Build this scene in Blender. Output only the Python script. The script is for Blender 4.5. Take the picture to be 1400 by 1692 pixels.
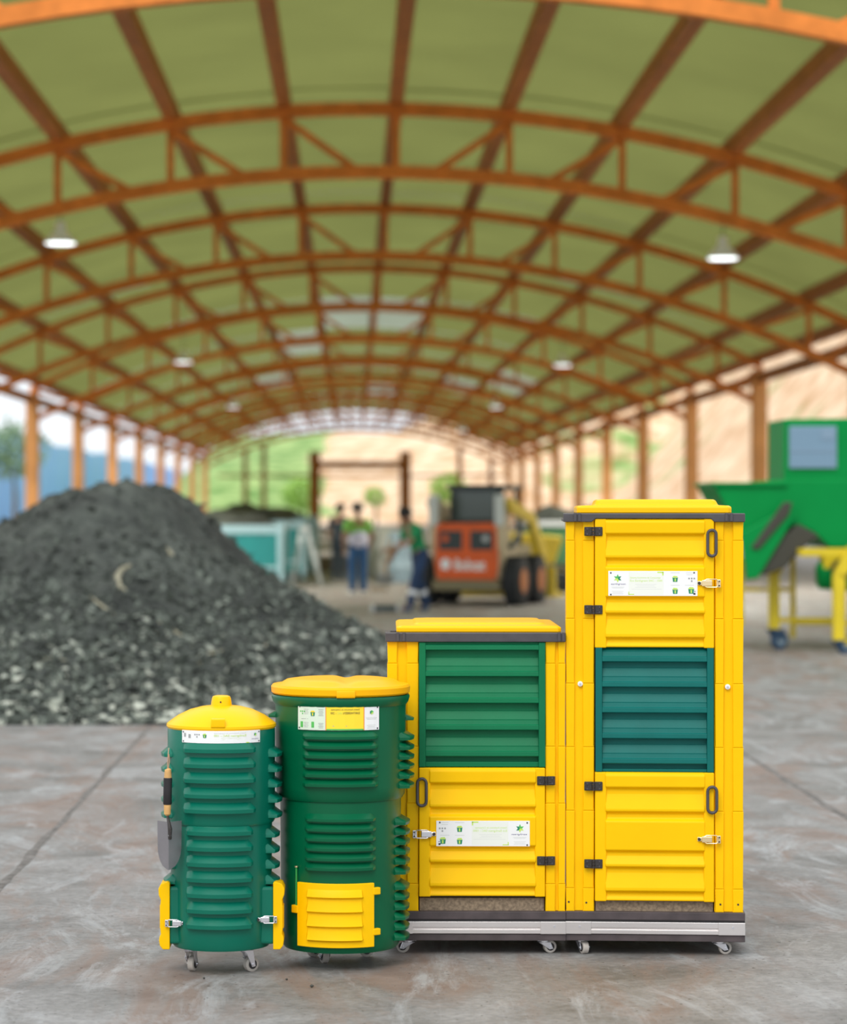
import bpy, bmesh, math, random
from mathutils import Vector, Matrix, noise
random.seed(7)
for o in list(bpy.data.objects): bpy.data.objects.remove(o, do_unlink=True)
sc = bpy.context.scene
COL = sc.collection
PI = math.pi
F, VX, VY, HC = 4500.0, 583.0, 838.0, 1.6      # focal length in pixels, vanishing point, eye height

# ------------------------------------------------------------------ camera
cam_d = bpy.data.cameras.new('camera'); cam = bpy.data.objects.new('camera', cam_d); COL.objects.link(cam)
cam.location = (0, 0, HC); cam.rotation_euler = (PI/2, 0, 0)
cam_d.sensor_fit = 'VERTICAL'; cam_d.sensor_height = 36; cam_d.sensor_width = 36
cam_d.lens = F/1692*36
cam_d.shift_x = (700-VX)/1692; cam_d.shift_y = -(846-VY)/1692
cam_d.clip_end = 3000
cam_d.dof.use_dof = True; cam_d.dof.focus_distance = 9.62; cam_d.dof.aperture_fstop = 2.3
sc.camera = cam
# ------------------------------------------------------------------ sky, sun, exposure
w = bpy.data.worlds.new('sky'); sc.world = w; w.use_nodes = True
bg = w.node_tree.nodes['Background']; bg.inputs[0].default_value = (0.90, 0.95, 1.0, 1); bg.inputs[1].default_value = 1.0
sun_d = bpy.data.lights.new('sun', 'SUN'); sun_d.energy = 1.5; sun_d.angle = math.radians(35); sun_d.color = (1, .96, .9)
sun = bpy.data.objects.new('sun', sun_d); COL.objects.link(sun); sun.rotation_euler = (math.radians(42), 0, math.radians(-20))
sc.view_settings.view_transform = 'Standard'; sc.view_settings.look = 'None'
sc.view_settings.gamma = 1; sc.view_settings.use_curve_mapping = False
sc.view_settings.exposure = 0.27

# ------------------------------------------------------------------ helpers
def W(x, y, D): return Vector(((x-VX)*D/F, D, HC-(y-VY)*D/F))
def G(x, y):                       # point of the floor seen at a pixel
    D = HC*F/(y-VY); return Vector(((x-VX)*D/F, D, 0))

def mat(name, c, rough=.5, metal=0, var=0, vscale=8, c2=None, bump=0, bscale=60, spec=.5, coat=0):
    m = bpy.data.materials.new(name); m.use_nodes = True
    nt = m.node_tree; b = nt.nodes['Principled BSDF']
    b.inputs['Base Color'].default_value = (*c, 1); b.inputs['Roughness'].default_value = rough
    b.inputs['Metallic'].default_value = metal; b.inputs['Specular IOR Level'].default_value = spec
    b.inputs['Coat Weight'].default_value = coat
    if var or c2 or bump: tc = nt.nodes.new('ShaderNodeTexCoord')
    if var or c2:
        n = nt.nodes.new('ShaderNodeTexNoise'); n.inputs['Scale'].default_value = vscale; n.inputs['Detail'].default_value = 5
        nt.links.new(tc.outputs['Object'], n.inputs['Vector'])
        r = nt.nodes.new('ShaderNodeValToRGB')
        d = c2 if c2 else tuple(max(0, x*(1-var)) for x in c)
        r.color_ramp.elements[0].position = .35; r.color_ramp.elements[1].position = .65
        r.color_ramp.elements[0].color = (*d, 1); r.color_ramp.elements[1].color = (*c, 1)
        nt.links.new(n.outputs['Fac'], r.inputs[0]); nt.links.new(r.outputs[0], b.inputs['Base Color'])
    if bump:
        n2 = nt.nodes.new('ShaderNodeTexNoise'); n2.inputs['Scale'].default_value = bscale; n2.inputs['Detail'].default_value = 4
        nt.links.new(tc.outputs['Object'], n2.inputs['Vector'])
        bp = nt.nodes.new('ShaderNodeBump'); bp.inputs['Strength'].default_value = bump; bp.inputs['Distance'].default_value = .01
        nt.links.new(n2.outputs['Fac'], bp.inputs['Height']); nt.links.new(bp.outputs[0], b.inputs['Normal'])
    return m

class MB:
    def __init__(s): s.v = []; s.f = []
    def add(s, vs, fs):
        o = len(s.v); s.v += [tuple(p) for p in vs]; s.f += [tuple(i+o for i in q) for q in fs]; return s
    def box(s, x0, x1, y0, y1, z0, z1):
        return s.add([(x0,y0,z0),(x1,y0,z0),(x1,y1,z0),(x0,y1,z0),(x0,y0,z1),(x1,y0,z1),(x1,y1,z1),(x0,y1,z1)],
                     [(0,3,2,1),(4,5,6,7),(0,1,5,4),(1,2,6,5),(2,3,7,6),(3,0,4,7)])
    def prism(s, pts, axis, a, b):
        n = len(pts)
        mk = {'y': lambda p, t: (p[0], t, p[1]), 'x': lambda p, t: (t, p[0], p[1]), 'z': lambda p, t: (p[0], p[1], t)}[axis]
        return s.add([mk(p, a) for p in pts]+[mk(p, b) for p in pts],
                     [tuple(range(n)), tuple(range(2*n-1, n-1, -1))]+[(i, n+i, n+(i+1) % n, (i+1) % n) for i in range(n)])
    def tube(s, path, r, n=8, closed=False):
        P = [Vector(p) for p in path]; m = len(P); vs = []; fs = []
        rr = r if isinstance(r, (list, tuple)) else [r]*m
        up = None
        for i in range(m):
            a = P[(i-1) % m] if (closed or i) else P[i]; c = P[(i+1) % m] if (closed or i < m-1) else P[i]
            t = (c-a).normalized()
            if up is None:
                up = t.orthogonal().normalized()
            up = (up-t*up.dot(t)).normalized() if (up-t*up.dot(t)).length > 1e-6 else t.orthogonal().normalized()
            w_ = t.cross(up)
            for k in range(n):
                an = 2*PI*k/n; vs.append(P[i]+rr[i]*(math.cos(an)*up+math.sin(an)*w_))
        for i in range(m if closed else m-1):
            j = (i+1) % m
            for k in range(n): fs.append((i*n+k, i*n+(k+1) % n, j*n+(k+1) % n, j*n+k))
        if not closed: fs.append(tuple(range(n-1, -1, -1))); fs.append(tuple((m-1)*n+k for k in range(n)))
        return s.add(vs, fs)
    def bar(s, p, q, wx, wz):      # rectangular bar between two points
        p, q = Vector(p), Vector(q); t = (q-p).normalized()
        ref = Vector((0, 0, 1)) if abs(t.z) < .95 else Vector((0, 1, 0))
        a = t.cross(ref).normalized(); b = a.cross(t).normalized(); vs = []
        for e in (p, q):
            for i, j in ((-1,-1),(1,-1),(1,1),(-1,1)): vs.append(e+a*i*wx/2+b*j*wz/2)
        return s.add(vs, [(0,1,2,3),(7,6,5,4),(0,4,5,1),(1,5,6,2),(2,6,7,3),(3,7,4,0)])
    def lathe(s, prof, n=48, c=(0, 0)):
        m = len(prof); vs = []; fs = []
        for r, z in prof:
            for k in range(n): vs.append((c[0]+r*math.sin(2*PI*k/n), c[1]-r*math.cos(2*PI*k/n), z))
        for i in range(m-1):
            for k in range(n): fs.append((i*n+k, (i+1)*n+k, (i+1)*n+(k+1) % n, i*n+(k+1) % n))
        if prof[0][0] > 1e-5: fs.append(tuple(range(n)))
        if prof[-1][0] > 1e-5: fs.append(tuple((m-1)*n+k for k in range(n-1, -1, -1)))
        return s.add(vs, fs)
    def disc(s, c, axis, r, h, n=20):            # short cylinder centred on c along axis
        a = Vector(axis).normalized()*h/2; c = Vector(c); return s.tube([c-a, c+a], r, n)
    def arc(s, prof, a0, a1, n, rin, endscale=False, c=(0, 0)):
        """prof: (r, z) outer outline from top to bottom; swept around the z axis (0 = towards -y, + = +x)"""
        vs = []; fs = []; m = len(prof)
        zc = (prof[0][1]+prof[-1][1])/2
        for i in range(n+1):
            a = a0+(a1-a0)*i/n
            for r, z in prof:
                if endscale and i in (0, n): r = rin+(r-rin)*.25; z = zc+(z-zc)*.95
                vs.append((c[0]+r*math.sin(a), c[1]-r*math.cos(a), z))
            for z in (prof[-1][1], prof[0][1]): vs.append((c[0]+rin*math.sin(a), c[1]-rin*math.cos(a), z))
        M = m+2
        for i in range(n):
            for k in range(M): fs.append((i*M+k, i*M+(k+1) % M, (i+1)*M+(k+1) % M, (i+1)*M+k))
        fs.append(tuple(range(M-1, -1, -1))); fs.append(tuple(n*M+k for k in range(M)))
        return s.add(vs, fs)
    def xf(s, M):
        s.v = [tuple(M @ Vector(p)) for p in s.v]; return s
    def mesh(s, name):
        me = bpy.data.meshes.new(name); me.from_pydata(s.v, [], s.f)
        bm = bmesh.new(); bm.from_mesh(me); bmesh.ops.recalc_face_normals(bm, faces=bm.faces); bm.to_mesh(me); bm.free()
        return me
    def build(s, name, m, parent=None, smooth=False, bevel=0, seg=2):
        me = s.mesh(name); me.materials.append(m)
        return link(name, me, parent, smooth, bevel, seg)

def link(name, me, parent=None, smooth=False, bevel=0, seg=2):
    o = bpy.data.objects.new(name, me); COL.objects.link(o)
    if parent: o.parent = parent
    if smooth:
        for p in me.polygons: p.use_smooth = True
        try: me.set_sharp_from_angle(angle=math.radians(38))
        except Exception: pass
    if bevel:
        b = o.modifiers.new('bevel', 'BEVEL'); b.width = bevel; b.segments = seg; b.limit_method = 'ANGLE'; b.angle_limit = math.radians(35)
        b.harden_normals = False
    return o
def empty(name, loc=(0, 0, 0), rz=0, parent=None):
    o = bpy.data.objects.new(name, None); COL.objects.link(o); o.location = loc; o.rotation_euler = (0, 0, rz); o.empty_display_size = .1
    if parent: o.parent = parent
    return o
def tag(o, label, cat, group=None):
    o['label'] = label; o['category'] = cat
    if group: o['group'] = group
    return o
def struct(o): o['kind'] = 'structure'; return o
def copy_tree(o, parent=None):
    c = o.copy(); COL.objects.link(c)
    if parent: c.parent = parent
    for ch in [x for x in o.children]: copy_tree(ch, c)
    return c
def text_mesh(body, size, bold=0):
    cu = bpy.data.curves.new('text', 'FONT'); cu.body = body; cu.size = size; cu.align_x = 'LEFT'; cu.offset = bold; cu.resolution_u = 2
    o = bpy.data.objects.new('text', cu); COL.objects.link(o)
    bpy.context.view_layer.update()
    me = bpy.data.meshes.new_from_object(o.evaluated_get(bpy.context.evaluated_depsgraph_get()))
    vs = [(v.co.x, v.co.y) for v in me.vertices]; fs = [tuple(p.vertices) for p in me.polygons]
    bpy.data.objects.remove(o, do_unlink=True); bpy.data.curves.remove(cu); bpy.data.meshes.remove(me)
    return vs, fs

# ------------------------------------------------------------------ materials
M_YEL = mat('yellow_plastic', (1.0, .57, .0), .45, var=.05, vscale=5, bump=.06, bscale=30, spec=.14)
M_YEL2 = mat('yellow_plastic_lid', (1.0, .55, .0), .35, bump=.04, bscale=20, spec=.2)
M_YELO = mat('yellow_orange_plastic', (1.0, .48, .0), .38, bump=.04, bscale=20, spec=.2)
M_GRN = mat('green_plastic', (.0, .12, .048), .3, var=.12, vscale=4, bump=.05, bscale=30, spec=.3)
M_TEAL = mat('teal_green_plastic', (.0, .155, .098), .28, var=.10, vscale=4, bump=.05, bscale=30, spec=.35)
M_SLAT_G = mat('green_slat_plastic', (.0, .17, .065), .5, var=.12, vscale=6, bump=.05, spec=.25)
M_SLAT_T = mat('teal_slat_plastic', (.0, .14, .122), .5, var=.12, vscale=6, bump=.05, spec=.25)
M_BAND = mat('charcoal_plastic', (.075, .068, .075), .38, var=.2, vscale=20)
M_BLK = mat('black_plastic', (.018, .016, .018), .45)
M_HINGE = mat('black_hinge', (.03, .024, .022), .5, bump=.4, bscale=300)
M_ALU = mat('aluminium', (.80, .76, .75), .3, .85, var=.1, vscale=3)
M_STEEL = mat('zinc_steel', (.75, .75, .8), .28, .9)
M_GOLD = mat('warm_zinc', (.95, .74, .42), .28, .85)
M_BOARD = mat('dark_board', (.085, .065, .068), .6, var=.35, vscale=14)
M_THRESH = mat('soil_dusted_board', (.17, .125, .085), .85, c2=(.32, .24, .16), vscale=90)
M_RUB = mat('grey_rubber', (.46, .42, .38), .55)
M_WHITE = mat('white_plate', (.88, .88, .88), .35)
M_WOOD = mat('pale_wood', (.78, .45, .16), .5, var=.25, vscale=25)
M_STRING = mat('tan_cord', (.55, .33, .2), .8)
M_BLADE = mat('trowel_steel', (.30, .285, .30), .38, .6, var=.1, vscale=20)
M_OR = mat('orange_steel_paint', (.88, .27, .05), .6, var=.25, vscale=3, spec=.2)
M_ORB = mat('brown_orange_steel_paint', (.50, .18, .045), .6, var=.25, vscale=3, spec=.2)
M_COLUMN = mat('column_orange_paint', (.85, .40, .14), .55, var=.2, vscale=1, spec=.2)
def roof_mat(name, c, t):
    m = bpy.data.materials.new(name); m.use_nodes = True; nt = m.node_tree; nt.nodes.clear()
    out = nt.nodes.new('ShaderNodeOutputMaterial'); mx = nt.nodes.new('ShaderNodeMixShader'); mx.inputs[0].default_value = .75
    d = nt.nodes.new('ShaderNodeBsdfDiffuse'); tr = nt.nodes.new('ShaderNodeBsdfTranslucent')
    tc = nt.nodes.new('ShaderNodeTexCoord'); n = nt.nodes.new('ShaderNodeTexNoise'); n.inputs['Scale'].default_value = .35; n.inputs['Detail'].default_value = 4
    r = nt.nodes.new('ShaderNodeValToRGB'); r.color_ramp.elements[0].position = .3; r.color_ramp.elements[1].position = .7
    r.color_ramp.elements[0].color = (*[x*.82 for x in t], 1); r.color_ramp.elements[1].color = (*t, 1)
    nt.links.new(tc.outputs['Object'], n.inputs[0]); nt.links.new(n.outputs['Fac'], r.inputs[0]); nt.links.new(r.outputs[0], tr.inputs[0])
    d.inputs[0].default_value = (*c, 1)
    nt.links.new(d.outputs[0], mx.inputs[1]); nt.links.new(tr.outputs[0], mx.inputs[2]); nt.links.new(mx.outputs[0], out.inputs[0])
    return m
M_ROOF = roof_mat('olive_translucent_sheet', (.22, .23, .10), (.205, .222, .066))
M_ROOF2 = roof_mat('pale_translucent_sheet', (.32, .34, .26), (.33, .37, .28))

# ------------------------------------------------------------------ floor
def concrete(name):
    m = bpy.data.materials.new(name); m.use_nodes = True; nt = m.node_tree; b = nt.nodes['Principled BSDF']
    g = nt.nodes.new('ShaderNodeNewGeometry')
    def noise_(scale, det=6, rough=.6, dist=0, vec=None):
        n = nt.nodes.new('ShaderNodeTexNoise'); n.inputs['Scale'].default_value = scale; n.inputs['Detail'].default_value = det
        n.inputs['Roughness'].default_value = rough; n.inputs['Distortion'].default_value = dist
        nt.links.new(vec or g.outputs['Position'], n.inputs['Vector']); return n
    def ramp(src, stops):
        r = nt.nodes.new('ShaderNodeValToRGB')
        while len(r.color_ramp.elements) < len(stops): r.color_ramp.elements.new(.5)
        for e, (p, c) in zip(r.color_ramp.elements, stops): e.position = p; e.color = (*c, 1)
        nt.links.new(src, r.inputs[0]); return r
    def mix(f, a, c, mode='MIX'):
        x = nt.nodes.new('ShaderNodeMix'); x.data_type = 'RGBA'; x.blend_type = mode
        if isinstance(f, float): x.inputs[0].default_value = f
        else: nt.links.new(f, x.inputs[0])
        nt.links.new(a, x.inputs[6]); nt.links.new(c, x.inputs[7]); return x.outputs[2]
    base = ramp(noise_(1.6, 8, .65, .6).outputs['Fac'], [(.3, (.125, .120, .110)), (.48, (.235, .228, .218)), (.72, (.345, .338, .332))])
    fine = ramp(noise_(28, 6, .7).outputs['Fac'], [(.3, (.66, .66, .66)), (.7, (1.18, 1.18, 1.18))])
    c = mix(1.0, base.outputs[0], fine.outputs[0], 'MULTIPLY')
    mp = nt.nodes.new('ShaderNodeMapping'); mp.inputs['Scale'].default_value = (1, .30, 1); nt.links.new(g.outputs['Position'], mp.inputs[0])
    br = noise_(1.5, 7, .68, 1.4, mp.outputs[0])
    brf = ramp(br.outputs['Fac'], [(.47, (0, 0, 0)), (.62, (.9, .9, .9))])
    brc = ramp(noise_(5).outputs['Fac'], [(.3, (.165, .112, .088)), (.7, (.27, .205, .17))])
    c = mix(brf.outputs[0], c, brc.outputs[0])
    pl = ramp(noise_(1.9, 7, .72, 2.4, mp.outputs[0]).outputs['Fac'], [(.52, (0, 0, 0)), (.66, (.75, .75, .75))])
    plc = ramp(noise_(9).outputs['Fac'], [(.3, (.33, .34, .345)), (.7, (.44, .45, .45))])
    c = mix(pl.outputs[0], c, plc.outputs[0])
    spk = ramp(noise_(45, 2, .5).outputs['Fac'], [(.27, (.25, .23, .21)), (.33, (1, 1, 1))])
    c = mix(1.0, c, spk.outputs[0], 'MULTIPLY')
    nt.links.new(c, b.inputs['Base Color'])
    rr = nt.nodes.new('ShaderNodeMapRange'); rr.inputs[3].default_value = .42; rr.inputs[4].default_value = .75
    nt.links.new(br.outputs['Fac'], rr.inputs[0]); nt.links.new(rr.outputs[0], b.inputs['Roughness'])
    bp = nt.nodes.new('ShaderNodeBump'); bp.inputs['Strength'].default_value = .25; bp.inputs['Distance'].default_value = .01
    nt.links.new(noise_(22, 8, .7).outputs['Fac'], bp.inputs['Height']); nt.links.new(bp.outputs[0], b.inputs['Normal'])
    return m
M_CONC = concrete('stained_concrete')
M_JOINT = mat('joint_dirt', (.12, .105, .09), .9, c2=(.2, .18, .16), vscale=30)
M_JDIRT = mat('packed_joint_dirt', (.20, .185, .17), .95, c2=(.10, .092, .082), vscale=14)
floor = struct(empty('floor'))
MB().box(-60, 90, -20, 560, -.5, -.012).build('joint_bed', M_JOINT, floor)
xs = [-60, -13.54, -9.52, -5.5, -1.48, 2.54, 6.56, 10.58, 14.6, 90]
ys = [-20, 23.0, 45.0, 70, 100, 140, 190, 240, 560]
for i in range(len(xs)-1):
    for j in range(len(ys)-1):
        MB().box(xs[i]+.007, xs[i+1]-.007, ys[j]+.007, ys[j+1]-.007, -.2, 0).build('concrete_slab', M_CONC, floor)
# ragged dirt along the two joints that run past the products
for X in (-1.48, 2.54):
    vs = []; fs = []; n = 420
    for i in range(n+1):
        Y = 4+i*.06; a = .010+.028*max(0, noise.noise(Vector((X, Y*1.7, 1))))+.012*abs(noise.noise(Vector((X, Y*9, 4)))); c = .010+.028*max(0, noise.noise(Vector((X, Y*1.4, 7))))+.012*abs(noise.noise(Vector((X, Y*8, 2))))
        vs += [(X-a, Y, .0012), (X, Y, .003), (X+c, Y, .0012)]
    for i in range(n): fs += [(3*i, 3*i+1, 3*i+4, 3*i+3), (3*i+1, 3*i+2, 3*i+5, 3*i+4)]
    MB().add(vs, fs).build('joint_dirt', M_JDIRT, floor)['kind'] = 'stuff'
# ------------------------------------------------------------------ hall: roof, trusses, columns
S = 17.28; XL, XR, XA = -12.2, 12.9, .35
def zr(X): return HC+7.7-.0195*(X-XA)**2
ceiling = struct(empty('ceiling'))
PX = [-12.07+2.15*k for k in range(12)]+[12.9]
N0, N1 = 2, 13
Y0, Y1 = N0*S-1.2, N1*S+.5
truss0 = empty('roof_truss', parent=ceiling)
arcX = [XL+(XR-XL)*i/32 for i in range(33)]
def chord(name, dz, wd, m, lo, hi):
    b = MB()
    pts = [(X, zr(X)+dz) for X in arcX if lo <= X <= hi]
    vs = []; fs = []
    for X, z in pts: vs += [(X, -wd/2, z-wd/2), (X, wd/2, z-wd/2), (X, wd/2, z+wd/2), (X, -wd/2, z+wd/2)]
    for i in range(len(pts)-1):
        for k in range(4): fs.append((4*i+k, 4*i+(k+1) % 4, 4*i+4+(k+1) % 4, 4*i+4+k))
    fs += [(3, 2, 1, 0), tuple(4*(len(pts)-1)+k for k in range(4))]
    return b.add(vs, fs).build(name, m, truss0)
chord('top_chord', -.12, .24, M_OR, -99, 99)
chord('bottom_chord', -1.32, .24, M_OR, -99, 99)
for i in range(len(PX)-1):
    X = PX[i]; X2 = PX[i+1]
    MB().bar((X, 0, zr(X)-.2), (X, 0, zr(X)-1.3), .13, .13).build('web_member', M_OR, truss0)
    a, b_ = (X, X2) if (X+X2)/2 < XA+.5 else (X2, X)
    mid = (a*.35+b_*.65)
    MB().bar((a, 0, zr(a)-.25), (mid, 0, zr(mid)-1.28), .13, .13).build('web_member', M_OR, truss0)
truss0.location.y = N0*S-1.4
for n in range(N0+1, N1+1):
    t = copy_tree(truss0, ceiling); t.location.y = n*S
for X in PX:
    MB().box(X-.13, X+.13, Y0, Y1, zr(X)-.04, zr(X)+.26).build('purlin', M_ORB, ceiling)
pale = {(6, 5), (6, 6), (7, 4), (8, 9), (9, 3), (9, 8), (10, 6)}
for bi, n in enumerate(range(N0, N1)):
    ya = Y0 if n == N0 else n*S; yb = Y1 if n == N1-1 else (n+1)*S+.15
    for k in range(len(PX)-1):
        b = MB(); vs = []; fs = []; q = 5
        for i in range(q+1):
            X = PX[k]-.05+(PX[k+1]-PX[k]+.1)*i/q; z = zr(X)+.27+.03*(k % 2)
            vs += [(X, ya, z), (X, yb, z+.02)]
        fs = [(2*i, 2*i+2, 2*i+3, 2*i+1) for i in range(q)]
        b.add(vs, fs).build('roof_sheet', M_ROOF2 if (n, k) in pale else M_ROOF, ceiling)
for side, X in (('wall_left', XL), ('wall_right', XR)):
    wl = struct(empty(side)); sg = -1 if X < 0 else 1
    for n in range(N0, N1+1):
        b = MB().box(X-.24, X+.24, n*S-.24, n*S+.24, 0, 5.95)
        b.bar((X, n*S, 5.9), (X, n*S, zr(X)-.02), .2, .2)
        b.build('column', M_COLUMN, wl)
    MB().box(X-.12, X+.12, Y0, Y1, 5.55, 5.85).build('eave_beam', M_ORB, wl)
wb = struct(empty('wall_back'))
YB = N1*S
for x, hw in ((520, 9), (670, 9), (436, 4), (405, 4), (760, 4), (812, 4)):
    p = W(x, 838, YB+.1); h = hw*YB/F
    MB().box(p.x-h, p.x+h, YB+.35, YB+.35+h, 0, zr(p.x)-1.4 if hw < 6 else 6.2).build('end_post', M_ORB, wb)
a, b_ = W(520, 768, YB), W(670, 768, YB)
MB().box(a.x, b_.x, YB+.4, YB+.8, a.z-.3, a.z+.3).build('header_beam', M_ORB, wb)
a, b_ = W(360, 786, YB), W(845, 786, YB)
MB().box(a.x, b_.x, YB+.45, YB+.6, a.z-.1, a.z+.1).build('girt', M_ORB, wb)

# ------------------------------------------------------------------ outside: slope, blue mountain haze, trees
def slope_mat():
    m = bpy.data.materials.new('grass_and_bare_earth'); m.use_nodes = True; nt = m.node_tree; b = nt.nodes['Principled BSDF']
    g = nt.nodes.new('ShaderNodeNewGeometry'); b.inputs['Roughness'].default_value = .9
    n = nt.nodes.new('ShaderNodeTexNoise'); n.inputs['Scale'].default_value = .09; n.inputs['Detail'].default_value = 6; n.inputs['Distortion'].default_value = .8
    nt.links.new(g.outputs['Position'], n.inputs['Vector'])
    at = nt.nodes.new('ShaderNodeAttribute'); at.attribute_name = 'bare_earth'
    ad = nt.nodes.new('ShaderNodeMath'); ad.operation = 'ADD'; nt.links.new(at.outputs['Fac'], ad.inputs[0]); nt.links.new(n.outputs['Fac'], ad.inputs[1])
    r = nt.nodes.new('ShaderNodeValToRGB'); r.color_ramp.elements[0].position = .92; r.color_ramp.elements[1].position = 1.08
    nt.links.new(ad.outputs[0], r.inputs[0])
    n2 = nt.nodes.new('ShaderNodeTexNoise'); n2.inputs['Scale'].default_value = .5; n2.inputs['Detail'].default_value = 5; nt.links.new(g.outputs['Position'], n2.inputs['Vector'])
    gr = nt.nodes.new('ShaderNodeValToRGB'); gr.color_ramp.elements[0].color = (.12, .26, .05, 1); gr.color_ramp.elements[1].color = (.42, .56, .20, 1)
    so = nt.nodes.new('ShaderNodeValToRGB'); so.color_ramp.elements[0].color = (.62, .36, .18, 1); so.color_ramp.elements[1].color = (.95, .72, .50, 1)
    for q in (gr, so): q.color_ramp.elements[0].position = .35; q.color_ramp.elements[1].position = .65; nt.links.new(n2.outputs['Fac'], q.inputs[0])
    mx = nt.nodes.new('ShaderNodeMix'); mx.data_type = 'RGBA'
    nt.links.new(r.outputs[0], mx.inputs[0]); nt.links.new(gr.outputs[0], mx.inputs[6]); nt.links.new(so.outputs[0], mx.inputs[7])
    nt.links.new(mx.outputs[2], b.inputs['Base Color']); return m
def hill():
    nx, ny = 120, 130; vs = []; fs = []; col = []
    def sm(a, b, t): t = min(1, max(0, (t-a)/(b-a))); return t*t*(3-2*t)
    for j in range(ny+1):
        Y = 60+ (420-60)*j/ny
        for i in range(nx+1):
            X = -60+140*i/nx
            right = 26*sm(19, 52, X)
            end = 11.5*sm(248, 330, Y)*(.88+.12*sm(-30, 25, X))*sm(-27, -14, X)+12*sm(250, 330, Y)*sm(2, 30, X)
            h = max(right, end)+1.2*noise.noise(Vector((X*.08, Y*.04, 3)))*(1 if max(right, end) > .4 else 0)
            vs.append((X, Y, h-.3))
            col.append(min(1, .25+.75*sm(-7, 6, X-(330-Y)*.0+6*noise.noise(Vector((X*.1, Y*.03, 9)))) if X < 19 else .57))
    for j in range(ny):
        for i in range(nx): a = j*(nx+1)+i; fs.append((a, a+1, a+nx+2, a+nx+1))
    b = MB().add(vs, fs); me = bpy.data.meshes.new('hillside'); me.from_pydata(b.v, [], b.f)
    at = me.attributes.new('bare_earth', 'FLOAT', 'POINT')
    for i, c in enumerate(col): at.data[i].value = c
    me.materials.append(slope_mat()); o = link('hillside', me, None, True); return struct(o)
hill()
M_BLUE = mat('mountain_haze_blue', (.22, .52, 1.0), .5, var=.1, vscale=.6)  # blue haze of distant mountains, put into the colour of a wall
M_BLUER = mat('pale_blue_roof', (.55, .70, .85), .5)
blue = tag(empty('blue_haze_wall', (-32, 190, 0)), 'long bright blue wall standing in for hazy distant mountains beyond the compost heap', 'wall')
for k in range(34):
    MB().box(-.06-(k % 2)*.05, .06-(k % 2)*.05, k*10, k*10+9.9, 0, 8.4+.2*math.sin(k*1.7)).build('haze_panel', M_BLUE, blue)
M_LEAF = mat('dusty_green_leaves', (.16, .30, .17), .7, c2=(.30, .42, .26), vscale=3)
M_LEAF2 = mat('bright_green_leaves', (.22, .48, .05), .7, c2=(.40, .62, .12), vscale=3)
M_BARK = mat('bark', (.16, .11, .07), .9)
def tree(loc, h, r, label, leaf, group=None, trunk_h=.5):
    t = tag(empty('tree', loc), label, 'tree', group)
    MB().tube([(0, 0, -.3), (.1, 0, h*trunk_h*.6), (0, .1, h*trunk_h+r*.3)], [.16, .12, .06], 8).build('trunk', M_BARK, t, True)
    vs = []; fs = []
    rnd = random.Random(h*31+r)
    for k in range(900):
        d = Vector((rnd.gauss(0, 1), rnd.gauss(0, 1), rnd.gauss(0, 1))).normalized()*r*(.55+.45*rnd.random())
        d.z *= .85; d *= 1+.25*noise.noise(d*1.3)
        c = Vector((0, 0, h-r*.8))+d; s = r*.09*(.6+rnd.random())
        u = Vector((rnd.gauss(0, 1), rnd.gauss(0, 1), rnd.gauss(0, 1))).normalized(); v2 = u.orthogonal().normalized()
        o = len(vs); vs += [c-u*s, c+v2*s*.5, c+u*s, c-v2*s*.5]; fs.append((o, o+1, o+2, o+3))
    f = MB().add(vs, fs); me = bpy.data.meshes.new('foliage'); me.from_pydata(f.v, [], f.f); me.materials.append(leaf)
    o = link('foliage', me, t); o['kind'] = 'stuff'
    return t
p = W(22, 745, 150); tree((p.x, 150, 0), 6.3, 1.9, 'dusty green tree outside the first column on the left', M_LEAF)
p = W(742, 800, 236); tree((p.x, 236, 0), 4.6, 1.7, 'bright green bush tree behind the loader cab', M_LEAF2)
p = W(620, 830, 237); tree((p.x, 237, 0), 3.4, 1.1, 'small bright green shrub between the two far posts', M_LEAF2)
p = W(540, 815, 238); tree((p.x-2.2, 238, 0), 4.2, 1.8, 'leafy green shrub left of the far brown post', M_LEAF2)

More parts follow.
